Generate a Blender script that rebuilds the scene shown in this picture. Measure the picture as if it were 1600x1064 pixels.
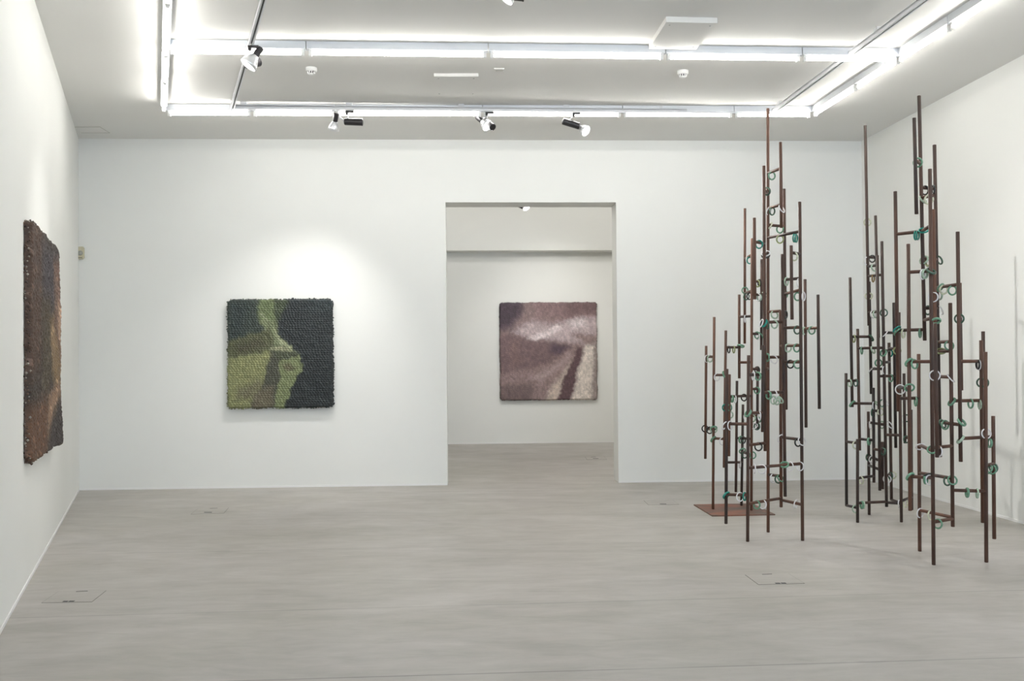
import bpy, bmesh, math, random
import numpy as np
from mathutils import Vector, Matrix

random.seed(7); rng = np.random.default_rng(7)
for o in list(bpy.data.objects): bpy.data.objects.remove(o)
scene = bpy.context.scene
C = scene.collection

# ------------------------------------------------------------------ camera
FPX, CAM_H = 1450.0, 1.4675
YAW, PITCH, ROLL, SHIFT = 0.0463, 0.01197, -0.00776, 14.165
CAM = Vector((0, 0, CAM_H))
_fw = Vector((math.sin(YAW), math.cos(YAW), 0)); _rt = Vector((math.cos(YAW), -math.sin(YAW), 0)); _up = Vector((0, 0, 1))
_fw, _up = (math.cos(PITCH)*_fw + math.sin(PITCH)*_up), (math.cos(PITCH)*_up - math.sin(PITCH)*_fw)
_rt, _up = (math.cos(ROLL)*_rt + math.sin(ROLL)*_up), (math.cos(ROLL)*_up - math.sin(ROLL)*_rt)
cd = bpy.data.cameras.new('camera'); cam = bpy.data.objects.new('camera', cd); C.objects.link(cam)
cd.sensor_width = 36; cd.lens = FPX/1600*36; cd.shift_y = SHIFT/1600; cd.clip_start = 0.05
cam.matrix_world = Matrix(((_rt.x, _up.x, -_fw.x, CAM.x), (_rt.y, _up.y, -_fw.y, CAM.y), (_rt.z, _up.z, -_fw.z, CAM.z), (0, 0, 0, 1)))
scene.camera = cam

# ------------------------------------------------------------------ world, exposure
TUBE_POWER = 37.5          # emission of the fluorescent tubes
SPOT_POWER = 60.0         # track spotlights
SKY_POWER = 8.5            # overcast daylight outside the window behind the visitor
world = bpy.data.worlds.new('World'); scene.world = world; world.use_nodes = True
bg = world.node_tree.nodes['Background']; bg.inputs[0].default_value = (0.70, 0.83, 1.0, 1); bg.inputs[1].default_value = SKY_POWER
vs = scene.view_settings
vs.view_transform = 'Standard'; vs.look = 'None'; vs.exposure = 0.0; vs.gamma = 1.0; vs.use_curve_mapping = False

# ------------------------------------------------------------------ pixel helpers (a pixel gives a direction only)
def ray(px, py):
    return _fw + _rt*((px-800)/FPX) + _up*((532+SHIFT-py)/FPX)
def at_depth(px, py, d): return CAM + ray(px, py)*d
def at_z(px, py, z):
    r = ray(px, py); return CAM + r*((z-CAM.z)/r.z)
def at_y(px, py, y):
    r = ray(px, py); return CAM + r*(y/r.y)
def at_plane(px, py, p, n):
    r = ray(px, py); return CAM + r*((p-CAM).dot(n)/r.dot(n))
def to_px(p):
    q = Vector(p)-CAM; w = q.dot(_fw)
    return (800+FPX*q.dot(_rt)/w, 532+SHIFT-FPX*q.dot(_up)/w)

# ------------------------------------------------------------------ object helpers
def link(name, me, mat=None, parent=None):
    o = bpy.data.objects.new(name, me); C.objects.link(o)
    if mat and me is not None and not me.materials: me.materials.append(mat)
    if parent is not None: o.parent = parent
    return o
def from_bm(name, bm, mat, parent=None, smooth=False):
    me = bpy.data.meshes.new(name); bm.to_mesh(me); bm.free()
    if smooth:
        for p in me.polygons: p.use_smooth = True
    return link(name, me, mat, parent)
def tag(o, label, cat, group=None):
    o['label'] = label; o['category'] = cat
    if group: o['group'] = group
    return o
def thing(name, label, cat, loc=(0, 0, 0), group=None):
    o = bpy.data.objects.new(name, None); C.objects.link(o); o.location = loc; o.empty_display_size = 0.1
    return tag(o, label, cat, group)
def struct(o): o['kind'] = 'structure'; return o
def keep(child, parent):
    # parent without moving: our parents are unrotated empties
    child.parent = parent; child.matrix_parent_inverse = Matrix.Translation(-Vector(parent.location))
    return child
def keep2(child, part):
    child.parent = part; return child      # the part sits at the world origin
def bm_box(bm, lo, hi, M=None):
    v = [bm.verts.new((x, y, z)) for x in (lo[0], hi[0]) for y in (lo[1], hi[1]) for z in (lo[2], hi[2])]
    if M is not None:
        for a in v: a.co = M @ a.co
    for f in ((0, 1, 3, 2), (4, 6, 7, 5), (0, 4, 5, 1), (2, 3, 7, 6), (0, 2, 6, 4), (1, 5, 7, 3)):
        bm.faces.new([v[i] for i in f])
    return v
def basis(d):
    d = Vector(d).normalized(); a = Vector((0, 0, 1)) if abs(d.z) < 0.95 else Vector((1, 0, 0))
    x = a.cross(d).normalized(); y = d.cross(x)
    return x, y, d
def bm_lathe(bm, p0, d, prof, n=20, closed=False):
    """rings of (distance along d, radius) from p0; radius 0 closes with a fan"""
    x, y, d = basis(d); rings = []
    for t, r in prof:
        if r <= 1e-6: rings.append([bm.verts.new(Vector(p0)+d*t)])
        else: rings.append([bm.verts.new(Vector(p0)+d*t+(x*math.cos(a)+y*math.sin(a))*r) for a in [2*math.pi*i/n for i in range(n)]])
    for A, B in zip(rings, rings[1:]):
        for i in range(n):
            j = (i+1) % n
            if len(A) == 1 and len(B) > 1: bm.faces.new((A[0], B[j], B[i]))
            elif len(B) == 1 and len(A) > 1: bm.faces.new((A[i], A[j], B[0]))
            elif len(A) > 1: bm.faces.new((A[i], A[j], B[j], B[i]))
def bm_rod(bm, a, b, r, n=12, bev=0.12):
    a, b = Vector(a), Vector(b); L = (b-a).length; e = min(r*bev, L*0.2)
    bm_lathe(bm, a, b-a, [(0, 0), (0, r-e), (e, r), (L-e, r), (L, r-e), (L, 0)], n)
def bm_tube(bm, pts, r, n=10):
    pts = [Vector(p) for p in pts]; rings = []
    for i, p in enumerate(pts):
        t = (pts[min(i+1, len(pts)-1)]-pts[max(i-1, 0)])
        x, y, _ = basis(t); rings.append([bm.verts.new(p+(x*math.cos(a)+y*math.sin(a))*r) for a in [2*math.pi*k/n for k in range(n)]])
    for A, B in zip(rings, rings[1:]):
        for i in range(n): bm.faces.new((A[i], A[(i+1) % n], B[(i+1) % n], B[i]))
    bm.faces.new(rings[0][::-1]); bm.faces.new(rings[-1])

# ------------------------------------------------------------------ materials
def lin(c): return tuple((x/255/12.92 if x/255 <= 0.04045 else ((x/255+0.055)/1.055)**2.4) for x in c)
def nodes(name):
    m = bpy.data.materials.new(name); m.use_nodes = True
    nt = m.node_tree; return m, nt, nt.nodes, nt.links, nt.nodes['Principled BSDF']
def plain(name, col, rough=0.5, metal=0.0, noise=0.0, scale=20, bump=0.0):
    m, nt, N, L, b = nodes(name)
    b.inputs['Base Color'].default_value = (*col, 1); b.inputs['Roughness'].default_value = rough; b.inputs['Metallic'].default_value = metal
    if noise or bump:
        tc = N.new('ShaderNodeTexCoord'); nz = N.new('ShaderNodeTexNoise'); nz.inputs['Scale'].default_value = scale; nz.inputs['Detail'].default_value = 5
        L.new(tc.outputs['Object'], nz.inputs['Vector'])
        if noise:
            r = N.new('ShaderNodeValToRGB'); r.color_ramp.elements[0].position = 0.3; r.color_ramp.elements[1].position = 0.7
            r.color_ramp.elements[0].color = (*[c*(1-noise) for c in col], 1); r.color_ramp.elements[1].color = (*[min(1, c*(1+noise)) for c in col], 1)
            L.new(nz.outputs['Fac'], r.inputs['Fac']); L.new(r.outputs['Color'], b.inputs['Base Color'])
        if bump:
            bp = N.new('ShaderNodeBump'); bp.inputs['Strength'].default_value = bump; bp.inputs['Distance'].default_value = 0.01
            L.new(nz.outputs['Fac'], bp.inputs['Height']); L.new(bp.outputs['Normal'], b.inputs['Normal'])
    return m
def emit(name, col, s):
    m = bpy.data.materials.new(name); m.use_nodes = True; nt = m.node_tree
    nt.nodes.remove(nt.nodes['Principled BSDF']); e = nt.nodes.new('ShaderNodeEmission')
    e.inputs[0].default_value = (*col, 1); e.inputs[1].default_value = s
    nt.links.new(e.outputs[0], nt.nodes['Material Output'].inputs[0]); return m

M_WALL = plain('white_wall_paint', (0.83, 0.832, 0.80), 0.75, noise=0.012, scale=1.2, bump=0.02)
M_CEIL = plain('white_ceiling_paint', (0.765, 0.757, 0.73), 0.85, noise=0.012, scale=0.8)
M_TRIM = plain('white_trim', (0.85, 0.845, 0.83), 0.5)
M_CHAN = plain('white_fixture_metal', (0.80, 0.82, 0.85), 0.35)
M_TRACK = plain('grey_track_metal', (0.72, 0.73, 0.75), 0.35)
M_SLOT = plain('track_slot_black', (0.02, 0.02, 0.022), 0.5)
M_PLAST = plain('white_plastic', (0.82, 0.82, 0.80), 0.4)
M_CREAM = plain('cream_plastic', (0.62, 0.58, 0.42), 0.45)
M_LENS = plain('grey_sensor_lens', (0.33, 0.33, 0.30), 0.35)
M_BLACK = plain('black_lamp_metal', (0.018, 0.016, 0.018), 0.38)
M_SILVER = plain('silver_reflector', (0.78, 0.79, 0.80), 0.28, 0.55)
M_STEELP = plain('steel_pin', (0.45, 0.45, 0.45), 0.35, 0.9)
M_GROOVE = plain('hatch_groove', (0.16, 0.155, 0.14), 0.8)
M_FINGER = plain('hatch_slot_black', (0.025, 0.025, 0.027), 0.6)
M_TUBE = emit('fluorescent_tube_glow', (1.0, 0.978, 0.93), TUBE_POWER)
M_BULB = emit('spot_bulb_glow', (1.0, 0.98, 0.95), 14.0)

def concrete():
    m, nt, N, L, b = nodes('polished_concrete')
    tc = N.new('ShaderNodeTexCoord')
    def noise(scale, detail, dist, sx=1, sy=1, rot=0.0, src=None):
        mp = N.new('ShaderNodeMapping'); mp.inputs['Scale'].default_value = (sx, sy, 1); mp.inputs['Rotation'].default_value = (0, 0, rot)
        L.new(tc.outputs['Object'], mp.inputs['Vector'])
        n = N.new('ShaderNodeTexNoise'); n.inputs['Scale'].default_value = scale; n.inputs['Detail'].default_value = detail; n.inputs['Distortion'].default_value = dist; n.inputs['Roughness'].default_value = 0.6
        L.new(mp.outputs['Vector'], n.inputs['Vector']); return n.outputs['Fac']
    def ramp(fac, a, ca, c, cb):
        r = N.new('ShaderNodeValToRGB'); e = r.color_ramp.elements
        e[0].position = a; e[0].color = (*ca, 1); e[1].position = c; e[1].color = (*cb, 1)
        L.new(fac, r.inputs['Fac']); return r.outputs['Color']
    def mix(kind, fac, a, c):
        x = N.new('ShaderNodeMix'); x.data_type = 'RGBA'; x.blend_type = kind
        if isinstance(fac, float): x.inputs['Factor'].default_value = fac
        else: L.new(fac, x.inputs['Factor'])
        for s, v in ((x.inputs[6], a), (x.inputs[7], c)):
            if isinstance(v, tuple): s.default_value = (*v, 1)
            else: L.new(v, s)
        return x.outputs[2]
    base = ramp(noise(0.45, 4, 0.6), 0.3, (0.395, 0.373, 0.336), 0.72, (0.435, 0.408, 0.388))
    swirl = ramp(noise(1.1, 9, 1.6, 0.55, 1.5, 0.12), 0.34, (0.87, 0.87, 0.86), 0.66, (1.08, 1.08, 1.09))
    col = mix('MULTIPLY', 1.0, base, swirl)
    fine = ramp(noise(7, 8, 0.8, 0.5, 1.6, -0.25), 0.3, (0.91, 0.91, 0.90), 0.7, (1.07, 1.07, 1.07))
    col = mix('MULTIPLY', 1.0, col, fine)
    trowel = ramp(noise(2.2, 10, 3.5, 0.35, 1.4, 0.35), 0.60, (1, 1, 1), 0.72, (0.90, 0.90, 0.88))
    col = mix('MULTIPLY', 1.0, col, trowel)
    stain = ramp(noise(5.0, 3, 0.3, 0.45, 1.0, 0.1), 0.76, (1, 1, 1), 0.83, (0.72, 0.72, 0.70))
    col = mix('MULTIPLY', 0.7, col, stain)
    # saw-cut joints running across the room, slightly skewed
    sep = N.new('ShaderNodeSeparateXYZ'); L.new(tc.outputs['Object'], sep.inputs[0])
    wob = N.new('ShaderNodeTexNoise'); wob.inputs['Scale'].default_value = 1.5; L.new(tc.outputs['Object'], wob.inputs['Vector'])
    for (pa, pb, w, k) in (((800, 1051), (1600, 1027), 0.006, 0.52), ((800, 944), (1600, 922), 0.010, 0.80), ((800, 852), (360, 861), 0.010, 0.84), ((800, 802), (400, 799.5), 0.010, 0.86)):
        A, B = at_z(*pa, 0), at_z(*pb, 0); s = (B.y-A.y)/(B.x-A.x)
        m1 = N.new('ShaderNodeMath'); m1.operation = 'MULTIPLY_ADD'; L.new(sep.outputs['X'], m1.inputs[0]); m1.inputs[1].default_value = -s; m1.inputs[2].default_value = -(A.y-s*A.x)
        m2 = N.new('ShaderNodeMath'); m2.operation = 'ADD'; L.new(sep.outputs['Y'], m2.inputs[0]); L.new(m1.outputs[0], m2.inputs[1])
        m3 = N.new('ShaderNodeMath'); m3.operation = 'ABSOLUTE'; L.new(m2.outputs[0], m3.inputs[0])
        m4 = N.new('ShaderNodeMath'); m4.operation = 'LESS_THAN'; L.new(m3.outputs[0], m4.inputs[0]); m4.inputs[1].default_value = w
        m5 = N.new('ShaderNodeMath'); m5.operation = 'MULTIPLY'; L.new(m4.outputs[0], m5.inputs[0]); L.new(wob.outputs['Fac'], m5.inputs[1])
        col = mix('MULTIPLY', m5.outputs[0], col, (k*k, k*k, k*k))
    L.new(col, b.inputs['Base Color'])
    rr = ramp(noise(1.4, 6, 1.0), 0.3, (0.36, 0.36, 0.36), 0.7, (0.50, 0.50, 0.50)); L.new(rr, b.inputs['Roughness'])
    b.inputs['Specular IOR Level'].default_value = 0.45
    return m
M_FLOOR = concrete()

def rust(name, dark, warm, bias):
    m, nt, N, L, b = nodes(name)
    tc = N.new('ShaderNodeTexCoord'); oi = N.new('ShaderNodeObjectInfo')
    ad = N.new('ShaderNodeVectorMath'); ad.operation = 'ADD'; mul = N.new('ShaderNodeMath'); mul.operation = 'MULTIPLY'; mul.inputs[1].default_value = 40
    L.new(oi.outputs['Random'], mul.inputs[0]); L.new(tc.outputs['Object'], ad.inputs[0]); L.new(mul.outputs[0], ad.inputs[1])
    mp = N.new('ShaderNodeMapping'); mp.inputs['Scale'].default_value = (1, 1, 0.18); L.new(ad.outputs[0], mp.inputs['Vector'])
    nz = N.new('ShaderNodeTexNoise'); nz.inputs['Scale'].default_value = 9; nz.inputs['Detail'].default_value = 7; L.new(mp.outputs[0], nz.inputs['Vector'])
    m1 = N.new('ShaderNodeMath'); m1.operation = 'MULTIPLY_ADD'; L.new(oi.outputs['Random'], m1.inputs[0]); m1.inputs[1].default_value = 0.35; m1.inputs[2].default_value = bias
    m2 = N.new('ShaderNodeMath'); m2.operation = 'ADD'; L.new(nz.outputs['Fac'], m2.inputs[0]); L.new(m1.outputs[0], m2.inputs[1])
    r = N.new('ShaderNodeValToRGB'); e = r.color_ramp.elements; e[0].position = 0.35; e[0].color = (*dark, 1); e[1].position = 0.85; e[1].color = (*warm, 1)
    L.new(m2.outputs[0], r.inputs['Fac']); L.new(r.outputs['Color'], b.inputs['Base Color'])
    b.inputs['Metallic'].default_value = 0.25; b.inputs['Roughness'].default_value = 0.5
    bp = N.new('ShaderNodeBump'); bp.inputs['Strength'].default_value = 0.25; bp.inputs['Distance'].default_value = 0.002
    n2 = N.new('ShaderNodeTexNoise'); n2.inputs['Scale'].default_value = 160; L.new(tc.outputs['Object'], n2.inputs['Vector']); L.new(n2.outputs['Fac'], bp.inputs['Height']); L.new(bp.outputs['Normal'], b.inputs['Normal'])
    return m
M_RUST = rust('rusted_steel', (0.040, 0.026, 0.022), (0.145, 0.064, 0.038), -0.10)
M_RUSTD = rust('dark_rusted_steel', (0.030, 0.022, 0.020), (0.095, 0.052, 0.038), -0.18)
def plate_mat():
    m, nt, N, L, b = nodes('rusted_plate')
    tc = N.new('ShaderNodeTexCoord'); nz = N.new('ShaderNodeTexNoise'); nz.inputs['Scale'].default_value = 3.2; nz.inputs['Detail'].default_value = 8; nz.inputs['Distortion'].default_value = 0.6
    L.new(tc.outputs['Object'], nz.inputs['Vector']); r = N.new('ShaderNodeValToRGB'); e = r.color_ramp.elements
    e[0].position = 0.38; e[0].color = (0.10, 0.072, 0.055, 1); e[1].position = 0.62; e[1].color = (0.23, 0.085, 0.048, 1)
    L.new(nz.outputs['Fac'], r.inputs['Fac']); L.new(r.outputs['Color'], b.inputs['Base Color']); b.inputs['Roughness'].default_value = 0.6; return m
M_PLATE = plate_mat()

# ------------------------------------------------------------------ room shell
D, XL, XR, H = 11.029, -4.539, 4.778, 4.1
DOOR_L, DOOR_R, DOOR_H, T_BACK = -0.2655, 1.7727, 3.354, 0.34
FAR_Y = 16.45
LW0 = Vector((XL, D, 0)); _q = at_z(0.5, 988, 0)
LWD = Vector((_q.x-LW0.x, _q.y-LW0.y, 0)).normalized()           # along the left wall, towards the visitor
LWN = Vector((-LWD.y, LWD.x, 0));  LWN = LWN if LWN.x > 0 else -LWN  # into the room
RW0 = Vector((XR, D, 0)); _q = at_z(1600, 819, 0); RWD = Vector((_q.x-RW0.x, _q.y-RW0.y, 0)).normalized()
FRONT = -3.2
def wall_prism(name, pts, z0, z1, mat=M_WALL):
    bm = bmesh.new(); lo = [bm.verts.new((p[0], p[1], z0)) for p in pts]; hi = [bm.verts.new((p[0], p[1], z1)) for p in pts]; n = len(pts)
    bm.faces.new(lo[::-1]); bm.faces.new(hi)
    for i in range(n): bm.faces.new((lo[i], lo[(i+1) % n], hi[(i+1) % n], hi[i]))
    bmesh.ops.recalc_face_normals(bm, faces=bm.faces)
    return struct(from_bm(name, bm, mat))
bm = bmesh.new(); bm_box(bm, (-7.5, FRONT-0.5, -0.15), (7.5, FAR_Y+0.6, 0)); struct(from_bm('floor', bm, M_FLOOR))
bm = bmesh.new(); bm_box(bm, (-7.5, FRONT-0.5, H), (7.5, D+T_BACK, H+0.15)); struct(from_bm('ceiling', bm, M_CEIL))
bm = bmesh.new(); bm_box(bm, (-7.5, D+T_BACK, 4.35), (7.5, FAR_Y+0.6, 4.5)); struct(from_bm('ceiling_far_room', bm, M_CEIL))
# back wall with the doorway
bm = bmesh.new()
outer = [(-7.2, 0), (DOOR_L, 0), (DOOR_L, DOOR_H), (DOOR_R, DOOR_H), (DOOR_R, 0), (7.2, 0), (7.2, 4.5), (-7.2, 4.5)]
a = [bm.verts.new((x, D, z)) for x, z in outer]; b_ = [bm.verts.new((x, D+T_BACK, z)) for x, z in outer]
bm.faces.new(a); bm.faces.new(b_[::-1])
for i in range(8): bm.faces.new((a[i], a[(i+1) % 8], b_[(i+1) % 8], b_[i]))
bmesh.ops.recalc_face_normals(bm, faces=bm.faces)
struct(from_bm('wall_back', bm, M_WALL))
LEND = LW0 + LWD*9.8
wall_prism('wall_left', [tuple(LW0)[:2], tuple(LEND)[:2], tuple(LEND-LWN*0.25)[:2], tuple(LW0-LWN*0.25)[:2]], 0, H)
REND = RW0 + RWD*((FRONT-D)/RWD.y)
wall_prism('wall_right', [tuple(RW0)[:2], tuple(REND)[:2], (REND.x+0.25, REND.y), (RW0.x+0.25, RW0.y)], 0, H)
wall_prism('wall_left_entrance', [(-5.0, FRONT), (-4.8, FRONT), (-4.8, LEND.y+0.2), (-5.0, LEND.y+0.2)], 0, H)
wall_prism('wall_entrance_return', [(-5.0, LEND.y+0.2), (LEND.x-0.2, LEND.y+0.2), (LEND.x-0.2, LEND.y+0.4), (-5.0, LEND.y+0.4)], 0, H)
# front wall behind the visitor with a wide window
WX0, WX1, WZ0, WZ1 = 0.6, 4.6, 0.25, 3.3
for i, (x0, x1, z0, z1) in enumerate(((-5.0, WX0, 0, H), (WX1, 6.2, 0, H), (WX0, WX1, 0, WZ0), (WX0, WX1, WZ1, H))):
    wall_prism('wall_front' if i == 0 else 'wall_front_%s' % ('side', 'sill', 'head')[i-1], [(x0, FRONT-0.25), (x1, FRONT-0.25), (x1, FRONT), (x0, FRONT)], z0, z1)
w = bpy.data.objects.new('window_1', None); C.objects.link(w); struct(w)
for k in range(5):
    x = WX0+(WX1-WX0)*k/4; bm = bmesh.new(); bm_box(bm, (x-0.03, FRONT-0.16, WZ0), (x+0.03, FRONT-0.08, WZ1)); from_bm('window_frame', bm, M_TRIM, w)
# far room
bm = bmesh.new(); bm_box(bm, (-6, FAR_Y, 0), (7, FAR_Y+0.2, 4.35)); struct(from_bm('wall_far_room', bm, M_WALL))
SOF_Z = at_y(830, 394.3, FAR_Y).z; _q = at_z(830, 391.2, SOF_Z)
bm = bmesh.new(); bm_box(bm, (-6, _q.y, SOF_Z), (7, FAR_Y, 4.35)); struct(from_bm('wall_far_bulkhead', bm, M_WALL))
for s, x in (('left', -4.6), ('right', 5.6)):
    bm = bmesh.new(); bm_box(bm, (x-0.2 if s == 'left' else x, D+T_BACK, 0), (x if s == 'left' else x+0.2, FAR_Y, 4.35)); struct(from_bm('wall_far_room_'+s, bm, M_WALL))
# thin white trim where the walls meet the floor
def base_strip(name, p, q, n, h=0.022, t=0.006):
    p, q, n = Vector(p), Vector(q), Vector(n)
    return wall_prism(name, [tuple(p)[:2], tuple(q)[:2], tuple(q+n*t)[:2], tuple(p+n*t)[:2]], 0, h, M_TRIM)
base_strip('baseboard_left', LW0, LEND, LWN)
base_strip('baseboard_back', (XL, D, 0), (DOOR_L, D, 0), (0, -1, 0))
base_strip('trim_1', (DOOR_R, D, 0), (XR, D, 0), (0, -1, 0))
base_strip('baseboard_right', RW0, REND, (-1, 0, 0))
base_strip('trim_2', (-4.6, FAR_Y, 0), (5.6, FAR_Y, 0), (0, -1, 0))

# ------------------------------------------------------------------ fluorescent battens
TZ = 4.008
def batten(p, q, label, group, H=H):
    TZ = H-0.092
    p, q = Vector((p.x, p.y, TZ)), Vector((q.x, q.y, TZ)); d = (q-p).normalized(); L = (q-p).length
    root = thing('fluorescent_batten', label, 'ceiling light', (p+q)/2+Vector((0, 0, H-TZ)), group)
    x = Vector((-d.y, d.x, 0)); R = Matrix(((d.x, x.x, 0, p.x), (d.y, x.y, 0, p.y), (0, 0, 1, 0), (0, 0, 0, 1)))
    bm = bmesh.new(); bm_box(bm, (0.004, -0.029, H-0.062), (L-0.004, 0.029, H-0.0005), R); keep(from_bm('channel', bm, M_CHAN), root)
    bm = bmesh.new(); bm_rod(bm, p+d*0.045, q-d*0.045, 0.0135, 12, 0.3); keep(from_bm('tube', bm, M_TUBE, smooth=True), root)
    for c in (0.03, L-0.03):
        bm = bmesh.new(); bm_box(bm, (c-0.012, -0.014, TZ-0.024), (c+0.012, 0.014, H-0.062), R); bm_box(bm, (c-0.004, -0.019, TZ-0.012), (c+0.004, 0.019, TZ+0.012), R)
        keep(from_bm('lampholder', bm, M_PLAST), root)
ORD = ['first', 'second', 'third', 'fourth', 'fifth', 'sixth', 'seventh', 'eighth', 'ninth', 'tenth']
def row(pts, label, group):
    P = [at_z(x, y, TZ) if not isinstance(x, Vector) else x for x, y in pts]
    for k, (p, q) in enumerate(zip(P, P[1:])): batten(p, q, label % ORD[k], group)
def edge_pts(a, b, xs): return [(x, a[1]+(b[1]-a[1])*(x-a[0])/(b[0]-a[0])) for x in xs]
row(edge_pts((262, 178), (1270, 180.5), (260, 394, 525, 754, 972, 1146, 1268)), '%s lit batten from the brown textile wall in the row along the doorway wall', 'doorway-wall row of fluorescent battens')
row(edge_pts((265, 81), (1404, 94), (264, 479, 763, 1039, 1252, 1402)), '%s lit batten from the brown textile wall in the cross row past the ceiling panel', 'cross row of fluorescent battens')
A, B = at_z(256, 173, TZ), at_z(262, 0, TZ); ld = (B-A).normalized()
s = [0.03, ((at_z(257.5, 127, TZ))-A).length, (at_z(259, 84, TZ)-A).length-0.02, (at_z(261.8, 4, TZ)-A).length, (at_z(261.8, 4, TZ)-A).length+1.5]
LP = [A+ld*t for t in s]
for k, (p, q) in enumerate(zip(LP, LP[1:])): batten(p, q, '%s lit batten from the doorway wall in the row beside the brown textile wall' % ORD[k], 'left row of fluorescent battens')
A, B = at_z(1270, 181, TZ), at_z(1553, 0, TZ); rd = (B-A).normalized()
s = [0.04]+[(at_z(x, y, TZ)-A).length for x, y in ((1339, 136.9), (1405, 94.7), (1486, 42.8))]; s += [s[-1]+1.5, s[-1]+3.0, s[-1]+4.5]
RP = [A+rd*t for t in s]
for k, (p, q) in enumerate(zip(RP, RP[1:])): batten(p, q, '%s lit batten from the doorway wall in the row beside the wall behind the towers' % ORD[k], 'right row of fluorescent battens')
# unseen row closing the loop over the visitor's head, added for extra light
P0 = LP[-1]; P1 = Vector((RP[-1].x-0.1, P0.y-1.2, TZ))
for k in range(4):
    batten(P0.lerp(Vector((RP[5].x-0.15, P0.y, TZ)), k/4+0.01), P0.lerp(Vector((RP[5].x-0.15, P0.y, TZ)), (k+1)/4-0.01), 'added unseen lit batten in the row above the entrance side', 'added entrance row of fluorescent battens')
FH = 4.35
for yy in (12.3, 13.2, 14.6):  # unseen rows of battens, added to brighten the farther room
    for k in range(4):
        batten(Vector((-2.6+k*1.9, yy, TZ)), Vector((-1.2+k*1.9, yy, TZ)), 'added unseen lit batten on the ceiling of the farther room', 'added far room fluorescent battens', FH)

# ------------------------------------------------------------------ spotlight track (a rail loop hung on spacers)
KZ = 4.037
def track(p, q, label, clips, H=H):
    KZ = H-0.063
    p, q = Vector((p.x, p.y, 0)), Vector((q.x, q.y, 0)); d = (q-p).normalized(); L = (q-p).length; x = Vector((-d.y, d.x, 0))
    R = Matrix(((d.x, x.x, 0, p.x), (d.y, x.y, 0, p.y), (0, 0, 1, 0), (0, 0, 0, 1)))
    root = thing('lighting_track', label, 'light track', ((p+q)/2+Vector((0, 0, H))), 'spotlight tracks')
    bm = bmesh.new(); bm_box(bm, (0, -0.02, KZ-0.012), (L, -0.007, KZ+0.028), R); bm_box(bm, (0, 0.007, KZ-0.012), (L, 0.02, KZ+0.028), R); bm_box(bm, (0, -0.02, KZ+0.012), (L, 0.02, KZ+0.030), R)
    keep(from_bm('rail', bm, M_TRACK), root)
    bm = bmesh.new(); bm_box(bm, (0.05, -0.007, KZ-0.002), (L-0.05, 0.007, KZ+0.012), R); keep(from_bm('slot', bm, M_SLOT), root)
    for c in clips:
        bm = bmesh.new(); bm_box(bm, (c*L-0.03, -0.014, KZ+0.03), (c*L+0.03, 0.014, H), R); keep(from_bm('spacer', bm, M_TRACK), root)
TA, TB = at_z(363, 169, KZ), at_z(1207, 176.5, KZ)
track(TA, TB, 'grey lighting track parallel to the doorway wall carrying three spotlights', [0.02, 0.21, 0.415, 0.61, 0.79, 0.97])
TL2 = at_z(412, 0, KZ); TR2 = at_z(1441, 3, KZ)
track(TA, TA+(TL2-TA)*2.2, 'grey lighting track beside the brown textile wall carrying one spotlight', [0.05, 0.5, 0.95])
track(TB, TB+(TR2-TB)*2.2, 'grey lighting track without spotlights on the side of the towers', [0.03, 0.35, 0.7, 0.95])

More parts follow.
